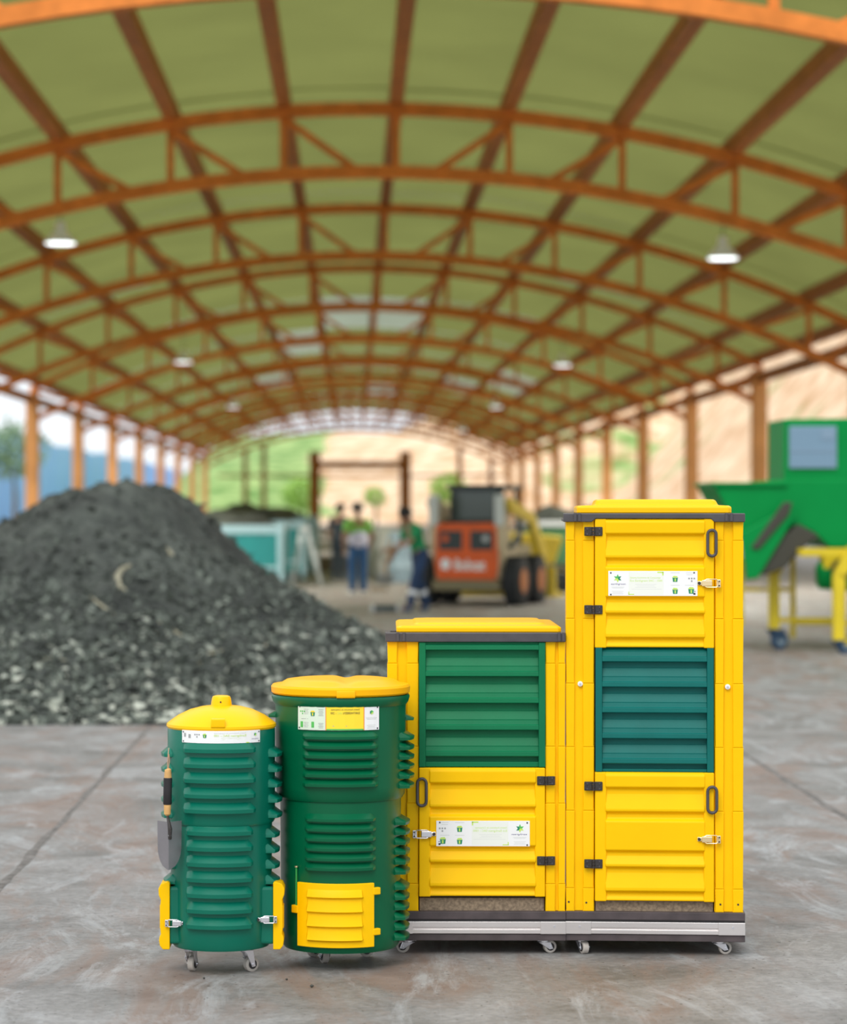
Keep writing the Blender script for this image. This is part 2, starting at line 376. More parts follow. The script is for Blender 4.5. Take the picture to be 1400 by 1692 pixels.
# hanging lamps
M_LAMPM = mat('lamp_white_enamel', (.9, .93, .95), .4)
M_GLOW = bpy.data.materials.new('lamp_glow'); M_GLOW.use_nodes = True
M_GLOW.node_tree.nodes['Principled BSDF'].inputs['Emission Color'].default_value = (.9, .97, 1, 1)
M_GLOW.node_tree.nodes['Principled BSDF'].inputs['Emission Strength'].default_value = 2.5
lamp_l = bpy.data.lights.new('lamp_light', 'SPOT'); lamp_l.energy = 3200; lamp_l.spot_size = math.radians(150); lamp_l.spot_blend = .5; lamp_l.shadow_soft_size = .25; lamp_l.color = (1, .95, .86)
for (x, y, n, lab) in ((100, 390, 3, 'white high-bay lamp hanging large in the upper left of the roof'), (1195, 415, 3, 'white high-bay lamp hanging large in the upper right of the roof'),
                  (303, 592, 5.4, 'small distant high-bay lamp on the left side of the roof'), (930, 597, 5.4, 'small distant high-bay lamp on the right side of the roof'),
                  (385, 668, 7.8, 'added far high-bay lamp on the left, third in its row, brightening the deep hall'), (820, 668, 7.8, 'added far high-bay lamp on the right, third in its row, brightening the deep hall'),  # this pair and the next are unseen lamps added to brighten the deep hall
                  (427, 708, 10.2, 'added high-bay lamp on the left near the far end, brightening the deep hall'), (764, 708, 10.2, 'added high-bay lamp on the right near the far end, brightening the deep hall')):
    D = n*S; p = W(x, y, D); t = tag(empty('hanging_lamp', p), lab, 'lamp', 'high-bay lamps under the roof')
    ll = bpy.data.objects.new('lamp_light', lamp_l); COL.objects.link(ll); ll.parent = t; ll.location = (0, 0, -.25)
    MB().lathe([(.05, .28), (.09, .26), (.1, .12), (.30, -.10), (.31, -.14), (.29, -.14), (.08, .1)], 24).build('shade', M_LAMPM, t, True)
    MB().lathe([(.0, -.11), (.27, -.11), (.27, -.15), (.0, -.16)], 24).build('diffuser', M_GLOW, t, True)
    MB().tube([(0, 0, .27), (0, 0, (zr(p.x)-p.z)-(1.2 if n == 3 else .02))], .012, 6).build('cord', M_BLK, t)

# ------------------------------------------------------------------ compost heap
def heap_mat(name, dark, mid, light):
    m = bpy.data.materials.new(name); m.use_nodes = True; nt = m.node_tree; b = nt.nodes['Principled BSDF']; b.inputs['Roughness'].default_value = .85
    g = nt.nodes.new('ShaderNodeNewGeometry')
    n = nt.nodes.new('ShaderNodeTexNoise'); n.inputs['Scale'].default_value = 6; n.inputs['Detail'].default_value = 8; n.inputs['Roughness'].default_value = .75
    nt.links.new(g.outputs['Position'], n.inputs['Vector'])
    r = nt.nodes.new('ShaderNodeValToRGB'); r.color_ramp.elements.new(.5)
    for e, (p, c) in zip(r.color_ramp.elements, ((.33, dark), (.52, mid), (.72, light))): e.position = p; e.color = (*c, 1)
    nt.links.new(n.outputs['Fac'], r.inputs[0])
    n3 = nt.nodes.new('ShaderNodeTexNoise'); n3.inputs['Scale'].default_value = 1.1; n3.inputs['Detail'].default_value = 4; nt.links.new(g.outputs['Position'], n3.inputs['Vector'])
    r3 = nt.nodes.new('ShaderNodeValToRGB'); r3.color_ramp.elements[0].position = .36; r3.color_ramp.elements[1].position = .64
    r3.color_ramp.elements[0].color = (.5, .5, .5, 1); r3.color_ramp.elements[1].color = (1.35, 1.35, 1.35, 1); nt.links.new(n3.outputs['Fac'], r3.inputs[0])
    mm = nt.nodes.new('ShaderNodeMix'); mm.data_type = 'RGBA'; mm.blend_type = 'MULTIPLY'; mm.inputs[0].default_value = 1
    nt.links.new(r.outputs[0], mm.inputs[6]); nt.links.new(r3.outputs[0], mm.inputs[7]); nt.links.new(mm.outputs[2], b.inputs['Base Color'])
    bp = nt.nodes.new('ShaderNodeBump'); bp.inputs['Distance'].default_value = .05; nt.links.new(n.outputs['Fac'], bp.inputs['Height']); nt.links.new(bp.outputs[0], b.inputs['Normal'])
    return m
M_SOIL = heap_mat('dark_compost', (.030, .036, .031), (.068, .078, .066), (.135, .15, .125))
def chip_mat():
    m = bpy.data.materials.new('compost_chips'); m.use_nodes = True; nt = m.node_tree; b = nt.nodes['Principled BSDF']; b.inputs['Roughness'].default_value = .8
    at = nt.nodes.new('ShaderNodeAttribute'); at.attribute_name = 'tone'
    r = nt.nodes.new('ShaderNodeValToRGB')
    for _ in range(2): r.color_ramp.elements.new(.5)
    for e, (p, c) in zip(r.color_ramp.elements, ((0, (.032, .038, .032)), (.5, (.085, .10, .082)), (.8, (.20, .23, .19)), (1, (.48, .50, .42)))): e.position = p; e.color = (*c, 1)
    nt.links.new(at.outputs['Fac'], r.inputs[0]); nt.links.new(r.outputs[0], b.inputs['Base Color']); return m
M_CHIP = chip_mat()
PROF = [(0, 1.84), (.15, 1.83), (.5, 1.70), (.96, 1.29), (1.44, .87), (1.86, .56), (2.4, .33), (2.8, .16), (3.3, 0.0), (9, -.3)]
def prof(t):
    for (a, h0), (b, h1) in zip(PROF, PROF[1:]):
        if t <= b: return h0+(h1-h0)*(t-a)/(b-a)
    return -.3
PCX, PCY = -2.25, 27.0
def pile_h(X, Y):
    dx = X-PCX; dy = Y-PCY
    ax = dx if dx > 0 else -dx*.62
    ay = -dy*.50 if dy < 0 else dy*.55
    e = 1+.18*noise.noise(Vector((X*.6, Y*.3, 1)))
    t = math.hypot(ax, ay)*e
    h = prof(t)
    if h > -.05:
        k = min(1, (h+.05)/.35)
        h += k*(.16*noise.noise(Vector((X*1.1, Y*.8, 5)))+.09*noise.noise(Vector((X*3, Y*2.4, 2)))+.05*noise.noise(Vector((X*8, Y*6, 8))))
    return h
pile = tag(empty('compost_heap', (PCX, PCY, 0)), 'large dark heap of shredded compost on the concrete at left', 'compost heap')
nx, ny = 190, 200; vs = []; fs = []
for j in range(ny+1):
    for i in range(nx+1):
        X = -8.6+10.4*i/nx; Y = 19.5+13.5*j/ny
        vs.append((X-PCX, Y-PCY, pile_h(X, Y)))
for j in range(ny):
    for i in range(nx):
        a = j*(nx+1)+i; q = (a, a+1, a+nx+2, a+nx+1)
        if max(vs[k][2] for k in q) > -.03: fs.append(q)
me = bpy.data.meshes.new('mound'); me.from_pydata(vs, [], fs); me.materials.append(M_SOIL); link('mound', me, pile, True)
OCT = [(1, 0, 0), (0, 1, 0), (-1, 0, 0), (0, -1, 0), (0, 0, 1), (0, 0, -1)]
OCF = [(0, 1, 4), (1, 2, 4), (2, 3, 4), (3, 0, 4), (1, 0, 5), (2, 1, 5), (3, 2, 5), (0, 3, 5)]
vs = []; fs = []; tone = []; rnd = random.Random(3); cnt = 0
while cnt < 26000:
    X = rnd.uniform(-8.4, 1.4); Y = 20.0+9*rnd.random()**1.6
    h = pile_h(X, Y)
    if h < -.03 or (h < .05 and rnd.random() < .5): continue
    low = 1-min(1, h/1.5)
    if rnd.random() > .12+.9*low: continue
    s = rnd.uniform(.013, .045)*(1+.7*(rnd.random() < .06))
    R = Matrix.Rotation(rnd.uniform(0, 6.28), 3, Vector((rnd.gauss(0, 1), rnd.gauss(0, 1), rnd.gauss(0, 1))).normalized())
    sc3 = (s*rnd.uniform(.8, 1.8), s*rnd.uniform(.5, 1), s*rnd.uniform(.2, .5)); o = len(vs)
    for q in OCT:
        d = R @ Vector((q[0]*sc3[0], q[1]*sc3[1], q[2]*sc3[2])); vs.append((X-PCX+d.x, Y-PCY+d.y, max(0, h)+s*.35+d.z))
    fs += [tuple(k+o for k in q) for q in OCF]
    tone += [min(1, rnd.random()**1.5*(.45+.75*low))]*6
    cnt += 1
me = bpy.data.meshes.new('compost_chips'); me.from_pydata(vs, [], fs); at = me.attributes.new('tone', 'FLOAT', 'POINT'); at.data.foreach_set('value', tone)
me.materials.append(M_CHIP); o = link('compost_chips', me, pile); o['kind'] = 'stuff'
M_STICK = mat('pale_fibre', (.34, .32, .22), .8, var=.3, vscale=20)
def on_pile(x, y):
    for D in [20+.05*k for k in range(220)]:
        p = W(x, y, D)
        if pile_h(p.x, p.y) >= p.z: return p
    return W(x, y, 26)
def stick(pts, r, n='plant_stalk'):
    P = [on_pile(*q)-Vector((PCX, PCY, -.02)) for q in pts]; rr = [r*(1-.5*abs(2*i/(len(P)-1)-1)) for i in range(len(P))]
    MB().tube(P, rr, 8).build(n, M_STICK, pile, True)
stick([(216, 938), (202, 944), (194, 956), (197, 972), (208, 980)], .03)
stick([(262, 1032), (285, 1045), (302, 1058), (318, 1072)], .022)
stick([(150, 990), (176, 1012), (188, 1018)], .018)
stick([(270, 905), (282, 918), (287, 924)], .024)
stick([(330, 1100), (345, 1085), (372, 1078)], .015)
stick([(60, 1105), (80, 1092), (110, 1096)], .013)
stick([(420, 1080), (440, 1070), (452, 1050)], .013)
# loose crumbs on the floor
M_CRUMB = mat('crumb', (.06, .06, .05), .9)
def crumb(x, y, s, lab):
    p = G(x, y); b = MB().add([(q[0]*s*rnd.uniform(.8, 1.2), q[1]*s*rnd.uniform(.7, 1.2), q[2]*s*.7+s*.6) for q in OCT], OCF)
    o = b.build('compost_crumb', M_CRUMB, None, False, s*.25); o.location = p
    return tag(o, lab, 'crumb', 'loose crumbs on the concrete')
crumb(159, 1196, .026, 'dark compost crumb lying alone in front of the heap')
crumb(515, 1632, .010, 'tiny dark crumb on the concrete below the big round bin')
crumb(474, 1620, .007, 'tiny dark crumb left of another below the round bins')
crumb(337, 1618, .007, 'tiny dark crumb on the concrete below the small round bin')

# ------------------------------------------------------------------ printed plates
P_GREEN = mat('print_green', (.10, .50, .10), .5); P_LIME = mat('print_lime', (.55, .78, .12), .5); P_DGREEN = mat('print_dark_green', (.02, .25, .12), .5)
P_GREY = mat('print_grey', (.35, .36, .36), .5); P_LGREY = mat('print_light_grey', (.66, .68, .66), .5); P_BLACK = mat('print_black', (.02, .02, .03), .5)
P_NAVY = mat('print_navy', (.14, .12, .28), .5); P_YEL = mat('print_yellow', (1, .72, .03), .5); P_PALE = mat('print_pale_green', (.80, .88, .70), .5)
P_ORANGE = mat('print_orange', (.9, .25, .03), .5); P_MINT = mat('print_mint', (.70, .80, .66), .5)
class Print:
    """flat print laid on a plate w wide and h high; fn(x, z, lift) gives the local point"""
    def __init__(s, fn, w, h, mirror): s.fn = fn; s.w = w; s.h = h; s.mi = mirror; s.d = {}
    def pt(s, x, z, l): return s.fn(s.w-x if s.mi else x, z, l)
    def mb(s, m): return s.d.setdefault(m.name, (m, MB()))[1]
    def rect(s, x0, x1, z0, z1, m, l=1):
        n = max(1, int((x1-x0)/.03)); vs = []; fs = []
        for i in range(n+1):
            x = x0+(x1-x0)*i/n; vs += [s.pt(x, z0, l), s.pt(x, z1, l)]
        for i in range(n): fs.append((2*i, 2*i+2, 2*i+3, 2*i+1))
        s.mb(m).add(vs, fs)
    def poly(s, pts, m, l=1): s.mb(m).add([s.pt(x, z, l) for x, z in pts], [tuple(range(len(pts)))])
    def text(s, body, x, z, width, m, height, l=2):
        vs, fs = text_mesh(body, 1.0); x0 = min(v[0] for v in vs); x1 = max(v[0] for v in vs); k = width/(x1-x0)
        s.mb(m).add([s.pt(x+(v[0]-x0)*k, z+v[1]*height/.72, l) for v in vs], fs)
    def star(s, cx, cz, r, sw=.5):
        ms = [P_DGREEN, P_GREEN, P_LIME]
        for k in range(6):
            a = 2*PI*k/6+PI/2
            P = [(cx, cz), (cx+r*sw*math.cos(a-PI/6), cz+r*sw*math.sin(a-PI/6)), (cx+r*math.cos(a), cz+r*math.sin(a)), (cx+r*sw*math.cos(a+PI/6), cz+r*sw*math.sin(a+PI/6))]
            s.poly(P, ms[(k+2)//2 % 3], 2)
    def lines(s, x0, x1, z, n, dz, m, t=.0009):
        for i in range(n):
            e = (x1-x0)*(.08 if i % 2 else 0); s.rect(x0+e, x1-e, z-i*dz-t, z-i*dz+t, m)
    def bucket(s, cx, cz, q, col=P_DGREEN, lid=P_LIME):
        s.poly([(cx-q*.7, cz-q), (cx+q*.7, cz-q), (cx+q*.9, cz+q*.4), (cx-q*.9, cz+q*.4)], col, 1)
        s.poly([(cx-q, cz+q*.45), (cx+q, cz+q*.45), (cx+q*.6, cz+q*.95), (cx-q*.5, cz+q*1.05)], lid, 1)
        s.rect(cx-q*.2, cx+q*.25, cz-q*.8, cz+q*.2, lid, 2)
    def dots(s, cx, cz, q, m=P_GREY):
        for dx, dz in ((-2.6, 1), (0, 1), (2.6, 1), (0, -1.6)): s.rect(cx+dx*q-q*.8, cx+dx*q+q*.8, cz+dz*q-q*.8, cz+dz*q+q*.8, m)
    def build(s, parent):
        for m, b in s.d.values(): b.build('print', m, parent)['kind'] = 'stuff'
def print_wide(p):                       # star at left, lime headline, little pictures at right
    w, h = p.w, p.h
    p.rect(w*.23, w*.62, h*.04, h*.96, mat('print_ivory', (.84, .86, .79), .5) if 'print_ivory' not in bpy.data.materials else bpy.data.materials['print_ivory'], .5)
    p.star(w*.105, h*.70, h*.17); p.text('earthgreen', w*.03, h*.44, w*.165, P_NAVY, h*.075)
    p.lines(w*.035, w*.18, h*.35, 2, h*.035, P_LGREY, h*.008); p.lines(w*.04, w*.17, h*.18, 3, h*.05, P_LGREY, h*.008)
    p.text('Sistema Autónomo de Compostaje', w*.245, h*.70, w*.34, P_LIME, h*.065)
    p.text('Eco Earthgreen SAC - 1500', w*.245, h*.57, w*.36, P_LIME, h*.085)
    p.lines(w*.30, w*.54, h*.46, 3, h*.06, P_LGREY, h*.006); p.lines(w*.26, w*.6, h*.27, 1, .01, P_LGREY, h*.006)
    p.rect(w*.55, w*.62, h*.92, h*.97, P_LIME); p.rect(w*.605, w*.62, h*.82, h*.97, P_LIME)
    p.rect(w*.225, w*.29, h*.04, h*.075, P_LIME); p.rect(w*.225, w*.235, h*.04, h*.17, P_LIME)
    p.bucket(w*.75, h*.68, h*.12); p.bucket(w*.75, h*.2, h*.12); p.bucket(w*.93, h*.22, h*.13)
    p.dots(w*.935, h*.66, h*.04); p.lines(w*.70, w*.80, h*.93, 1, .01, P_LGREY, h*.01); p.lines(w*.87, w*.95, h*.93, 2, h*.08, P_LGREY, h*.01)
    p.lines(w*.86, w*.96, h*.43, 1, .01, P_LGREY, h*.01); p.lines(w*.70, w*.8, h*.43, 1, .01, P_LGREY, h*.01)
    for x, z in ((.02, .92), (.955, .93), (.02, .05)): p.rect(w*x, w*x+h*.055, h*(z-.03), h*(z+.03), P_BLACK, 3)
    p.rect(w*.955, w*.955+h*.08, h*.05, h*.12, P_BLACK, 3); p.rect(w*.965, w*.965+h*.04, h*.16, h*.2, P_NAVY, 3)

# ------------------------------------------------------------------ small fittings
def caster(parent, x, y, ztop, r, yaw, steel=M_STEEL, light=True):
    c = empty('caster', (x, y, 0), yaw, parent)
    MB().box(-.032, .032, -.026, .026, ztop-.004, ztop).disc((0, 0, ztop-.008), (0, 0, 1), .018, .008, 16)\
        .prism([(-.022, ztop-.010), (.020, ztop-.010), (.030, r-.007), (.016, r-.009), (-.006, ztop-.022)], 'y', -.0165, -.0135)\
        .prism([(-.022, ztop-.010), (.020, ztop-.010), (.030, r-.007), (.016, r-.009), (-.006, ztop-.022)], 'y', .0135, .0165)\
        .box(-.022, .020, -.0165, .0165, ztop-.013, ztop-.010)\
        .build('fork', steel, c, False, .001, 1)
    MB().tube([(.021, -.011, r), (.021, -.009, r), (.021, .009, r), (.021, .011, r)], [r*.9, r, r, r*.9], 24).build('wheel', M_RUB, c, True)
    MB().disc((.021, 0, r), (0, 1, 0), r*.62, .024, 20).build('hub', M_BLK, c, True)
    MB().disc((.021, 0, r), (0, 1, 0), r*.18, .040, 12).build('axle', steel, c, True)
    return c
def latch(parent, ox, oz, y, sg, m, s, tilt=0):
    """toggle latch lying in the x-z plane; sg = +1 lever end to the left"""
    l = empty('latch', (ox, y, oz), 0, parent); l.rotation_euler = (0, tilt, 0)
    u = 1/s
    def bx(b, a, c, y0, y1, z0, z1): return b.box(min(a*sg, c*sg)*u, max(a*sg, c*sg)*u, y0, y1, z0*u, z1*u)
    bx(MB(), 12, 19, -.006, .0, -7, 6).build('catch_plate', m, l, False, .0012, 2); bx(MB(), -19, -10, -.005, 0, -3.5, 3.5).build('catch_plate', m, l, False, .0012, 2)
    b = MB(); bx(b, -12, 5, -.014, -.004, -5, 5); bx(b, -16, -9, -.010, -.003, -3.2, 3.2); b.build('lever', m, l, False, .002, 2)
    zz = 6.5*u; MB().tube([(sg*-9*u, -.009, -zz*.6), (sg*-4*u, -.011, -zz), (sg*12*u, -.009, -zz), (sg*15*u, -.008, -zz*.5), (sg*15*u, -.008, zz*.5), (sg*12*u, -.009, zz), (sg*-4*u, -.011, zz), (sg*-9*u, -.009, zz*.6)], .0021, 8).build('wire_loop', m, l, True)
    MB().disc((sg*-16*u, -.007, 0), (0, 1, 0), 2.6*u, .008, 12).build('rivet', M_HINGE, l, True)
    for q in (3, -4): MB().disc((sg*16.5*u, -.007, q*u), (0, 1, 0), 1.3*u, .004, 10).build('rivet', M_HINGE, l, True)
    return l
def hinge(parent, cx, cz, y, s):
    h = empty('hinge', (cx, y, cz), 0, parent); u = 1/s
    MB().box(-15*u, -1.6*u, -.006, 0, -7.5*u, 7.5*u).build('hinge_leaf', M_HINGE, h, False, .003, 2)
    MB().box(1.6*u, 15*u, -.006, 0, -7.5*u, 7.5*u).build('hinge_leaf', M_HINGE, h, False, .003, 2)
    for k in range(3):
        MB().disc((0, -.006, (-5+5*k)*u), (0, 0, 1), 2.6*u, 4.4*u, 12).build('knuckle', M_HINGE, h, True)
    for dx in (-10, 10):
        for dz in (-4.3, 4.3): MB().disc((dx*u, -.0065, dz*u), (0, 1, 0), 1.5*u, .002, 10).build('screw', M_BAND, h, True)
def pull(parent, x0, x1, z0, z1, y, r):
    h = empty('handle', ((x0+x1)/2, y, (z0+z1)/2), 0, parent)
    a = (x1-x0)/2-r; b = (z1-z0)/2-r; P = []
    for k in range(9): P.append((a*math.cos(PI*k/8), -.012, b-a+a*math.sin(PI*k/8)))
    for k in range(9): P.append((-a*math.cos(PI*k/8), -.012, -(b-a)-a*math.sin(PI*k/8)))
    MB().tube(P, r, 10, True).build('grip', M_BAND, h, True)
    MB().box(-r*.8, r*.8, -.012, .0, b-r, b+r*.6).build('mount', M_BAND, h, False, .001, 1)
    MB().box(-r*.8, r*.8, -.012, 0, -b-r*.6, -b+r).build('mount', M_BAND, h, False, .001, 1)

# ------------------------------------------------------------------ the two square cabinets
SC = F/9.75
DOORP = [(0, .004), (5, .014), (24, .014), (28, .0), (36, .0), (60, .014), (64, .014), (68, .0), (76, .0), (81, .013), (128, .013), (132, .0), (138, .0), (151, .014), (155, .014), (159, 0), (166, 0), (190, .014), (195, .014), (199, 0), (205, 0), (208, .006), (212, .006)]
def cabinet(xl, xr, rz, strips, top, band, lid, bandparts, doors, louvre, grooves, casters_, label, cat_label, mirror):
    X0 = (xl-VX)/SC
    root = tag(empty('compost_cabinet', (X0, 9.75, 0), rz), cat_label, 'compost cabinet', 'square compost cabinets on castors')
    u = lambda x: (x-xl)/SC
    z = lambda y: HC-(y-VY)/SC
    DEP = .60; zb = z(1505); ovl, ovr = (2, 0) if mirror else (.4, 2)
    # body shell behind the posts (open frame of walls, so that louvres have depth)
    b = MB().box(u(xl+3), u(xl+8), .012, DEP, zb, z(band[1])).box(u(xr-8), u(xr-3), .012, DEP, zb, z(band[1])).box(u(xl+3), u(xr-3), DEP-.012, DEP, zb, z(band[1]))
    b.build('side_wall', M_YEL, root, False, .003)
    dl, dr = doors[0][0], doors[0][1]
    MB().box(u(xl+3), u(dl-.8), .010, .03, zb, z(band[1])).build('corner_post', M_YEL, root, False, .002)
    MB().box(u(dr+.8), u(xr-3), .010, .03, zb, z(band[1])).build('corner_post', M_YEL, root, False, .002)
    MB().box(u(dl), u(dr), .030, .04, zb, z(band[1])).build('inner_liner', M_BLK, root)
    for a, c in strips:
        yy = [band[1]-2]+grooves+[1505.5]
        for y0, y1 in zip(yy, yy[1:]):
            MB().prism([(u(a), z(y0+.1)), (u(a+.9), z(y1-3)), (u(a), z(y1-.05)), (u(c), z(y1-.05)), (u(c-.9), z(y1-3)), (u(c), z(y0+.1))][::-1], 'y', 0, .022).build('post_segment', M_YEL, root, False, .003, 3)
    # doors
    for (x0, x1, y0, hs, hy, pl, lat, lm) in doors:
        d = empty('door', (0, 0, 0), 0, root)
        pp = [(-.003-pr, z(y0+q)) for q, pr in DOORP]
        b = MB().prism(pp+[(.022, z(y0+212)), (.022, z(y0))], 'x', u(x0+17), u(x1-15))
        b.build('corrugated_panel', M_YEL, d, False, .0045, 3)
        MB().box(u(x0), u(x0+19), -.012, .022, z(y0+213), z(y0)).build('stile', M_YEL, d, False, .004, 3)
        MB().box(u(x1-17), u(x1), -.012, .022, z(y0+213), z(y0)).build('stile', M_YEL, d, False, .004, 3)
        for h in hy: hinge(d, u(hs), z(h), -.012, SC)
        pull(d, u(pl[0]), u(pl[1]), z(pl[3]), z(pl[2]), -.012, 2.6/SC)
        latch(d, u(lat[0]), z(lat[1]), -.013, lat[2], lm, SC)
    # louvre
    lx0, lx1, ly0, ly1, lips, lm = louvre
    L = empty('louvre', (0, 0, 0), 0, root)
    MB().box(u(lx0), u(lx0+11), -.010, .022, z(ly1), z(ly0)).build('louvre_stile', lm, L, False, .002)
    MB().box(u(lx1-11), u(lx1), -.010, .022, z(ly1), z(ly0)).build('louvre_stile', lm, L, False, .002)
    MB().box(u(lx0+9), u(lx1-9), .018, .026, z(ly1), z(ly0)).build('louvre_back', lm, L)
    for k, y in enumerate(lips):
        ya = max(ly0+.5, y-23); P = [(.014, z(ya)), (.0, z(y-9.5)), (.001, z(y-8.5)), (-.003, z(y-1.5)), (-.009, z(y)), (-.010, z(y+7)), (-.007, z(y+8)), (.014, z(y+9)), (.018, z(y+9)), (.018, z(ya))]
        MB().prism(P, 'x', u(lx0+11), u(lx1-11)).build('slat', lm, L, False, .0015, 2)
    yb = lips[-1]+17
    if yb < ly1-2: MB().box(u(lx0+11), u(lx1-11), .0, .02, z(ly1), z(yb)).build('slat', lm, L, False, .0015, 2)
    # dark band with drop ends and notches
    bx0, bx1, dy, nt_, ribx = bandparts
    P = [(u(bx0), z(band[0])), (u(bx1), z(band[0])), (u(bx1), z(band[1]+dy)), (u(nt_[1]), z(band[1]+dy)), (u(nt_[1]-6), z(band[1])), (u(nt_[0]+6), z(band[1])), (u(nt_[0]), z(band[1]+dy)), (u(bx0), z(band[1]+dy))]
    MB().prism(P, 'y', -.016, .03).build('rim_band', M_BAND, root, False, .003)
    b = MB().box(u(bx0), u(bx0+9), .03, DEP+.01, z(band[1]+dy), z(band[0]+9)).box(u(bx1-9), u(bx1), .03, DEP+.01, z(band[1]+dy), z(band[0]+9)).box(u(bx0), u(bx1), DEP, DEP+.012, z(band[1]+dy), z(band[0]+9))
    b.build('rim_band', M_BAND, root, False, .003)
    for q in ribx:
        MB().box(u(q), u(q+5), -.022, -.012, z(band[1]+dy-1), z(band[0]-.5)).build('band_rib', M_BAND, root, False, .002, 3)
    # lid
    vs = []; fs = []; rings = lid
    for (x0, x1, y, iny) in rings:
        yf = iny; ybk = DEP-iny
        c = min(.02, .012)
        vs += [(u(x0)+c, yf, z(y)), (u(x1)-c, yf, z(y)), (u(x1), yf+c, z(y)), (u(x1), ybk-c, z(y)), (u(x1)-c, ybk, z(y)), (u(x0)+c, ybk, z(y)), (u(x0), ybk-c, z(y)), (u(x0), yf+c, z(y))]
    for i in range(len(rings)-1):
        for k in range(8): fs.append((i*8+k, i*8+(k+1) % 8, i*8+8+(k+1) % 8, i*8+8+k))
    fs += [tuple(range(7, -1, -1)), tuple((len(rings)-1)*8+k for k in range(8))]
    MB().add(vs, fs).build('lid', M_YEL2, root, False, .004, 3)
    # base
    B = empty('base_trolley', (0, 0, 0), 0, root)
    MB().box(u(dl+1), u(dr-1), .012, .05, zb-.002, z(1484)).build('threshold', M_THRESH, B, False, .002)
    e = -.014
    MB().box(u(xl-ovl), u(xr+ovr), e, DEP+.012, z(1518), z(1505)).build('deck_board', M_BOARD, B, False, .002)
    MB().box(u(xl-ovl), u(xr+ovr), e+.010, DEP, z(1541), z(1517)).build('inner_frame', M_BLK, B)
    MB().box(u(xl-ovl), u(xr+ovr), e-.002, e+.012, z(1531), z(1521.5)).box(u(xl-ovl), u(xr+ovr), e+.001, e+.012, z(1534), z(1531)).box(u(xl-ovl), u(xr+ovr), e-.005, e+.012, z(1541), z(1534)).build('aluminium_rail', M_ALU, B, False, .0012)
    for q0, q1 in ((xl-ovl, xl+42), (xr-42, xr+ovr)):
        MB().box(u(q0), u(q1), e-.0075, e, z(1541.5), z(1521)).build('corner_bracket', M_ALU, B, False, .0015)
        MB().disc((u((q0+q1)/2+2), e-.0085, z(1529)), (0, 1, 0), .004, .003, 10).build('rivet', M_STEEL, B, True)
    MB().box(u(xl-ovl), u(xr+ovr), e, DEP+.012, z(1553), z(1541.5)).build('lower_board', M_BOARD, B, False, .002)
    for cx, yaw in casters_:
        caster(root, u(cx), .035, z(1553), .023, yaw)
        caster(root, u(cx), DEP-.06, z(1553), .023, yaw+.6)
    # printed plate
    x0, x1, y0, y1 = label; pw, ph = u(x1)-u(x0), z(y0)-z(y1)
    pl = MB().box(u(x0), u(x1), -.0185, -.0155, z(y1), z(y0)).build('name_plate', M_WHITE, root)
    pr = Print(lambda x, zz, l: (u(x0)+x, -.0186-l*.00015, z(y1)+zz), pw, ph, mirror); print_wide(pr); pr.build(pl)
    return root, u, z
rt, u, z = cabinet(935, 1227, -math.radians(3.7), [(935, 950), (963, 982), (1180, 1195), (1209, 1227)], 825, (848, 857),
    [(953, 1208, 848, .01), (953, 1208, 838, .01), (957, 1204, 835.5, .018), (983, 1188, 834.5, .07), (986, 1184, 827, .075), (990, 1180, 825, .085)],
    (931, 1229, 5.5, (978, 1179), [948, 955, 1196, 1204]),
    [(983, 1178.5, 857, 980.5, (878, 1007), (1165, 1184, 873, 921), (1170, 963, 1), M_GOLD), (983, 1178.5, 1275, 980.5, (1298, 1426), (1165, 1185, 1295, 1343), (1170, 1384, 1), M_GOLD)],
    (984, 1178, 1069.5, 1274.5, [1085, 1126.6, 1169, 1211.5, 1253], M_SLAT_T), [893, 1022, 1129, 1234, 1339, 1467], ((962, -1.2), (1188, .15)), (1005, 1151, 943, 984),
    'tall yellow square compost cabinet with two doors and a teal louvre between them', False)
for x, y in ((959, 1130), (1201, 1134)):
    MB().disc((u(x), .006, z(y)), (0, 1, 0), .0095, .012, 18).build('bolt_cap', M_WHITE, rt, False, .002)
    MB().disc((u(x), -.001, z(y)), (0, 1, 0), .004, .004, 10).build('bolt', M_STEEL, rt, True)
for x, y in ((940, 1490), (969, 1491), (1189, 1492), (1218, 1492)):
    MB().disc((u(x), -.0005, z(y)), (0, 1, 0), .0035, .002, 10).build('screw', M_HINGE, rt, True)
rs, u, z = cabinet(640, 934.5, -math.radians(.7), [(640, 657), (672, 692), (901, 918), (922, 934.5)], 1021, (1045, 1060.5),
    [(655, 928, 1045, .01), (655, 928, 1037, .01), (660, 923, 1034.5, .018), (684, 904, 1033, .075), (688, 900, 1030.5, .085), (703, 892, 1029.5, .11)],
    (637, 934.5, 0, (690, 902), [655, 665, 921, 928]),
    [(692.5, 900.5, 1268, 902, (1289, 1421), (687, 707, 1283, 1333), (701, 1377, -1), M_STEEL)],
    (692.5, 901, 1061, 1267, [1066, 1109.6, 1153.7, 1198, 1241.6], M_SLAT_G), [1096, 1233, 1327, 1460], ((676, 2.95), (900, .25)), (721, 875, 1355, 1397),
    'lower yellow square compost cabinet with one door under a green louvre', True)

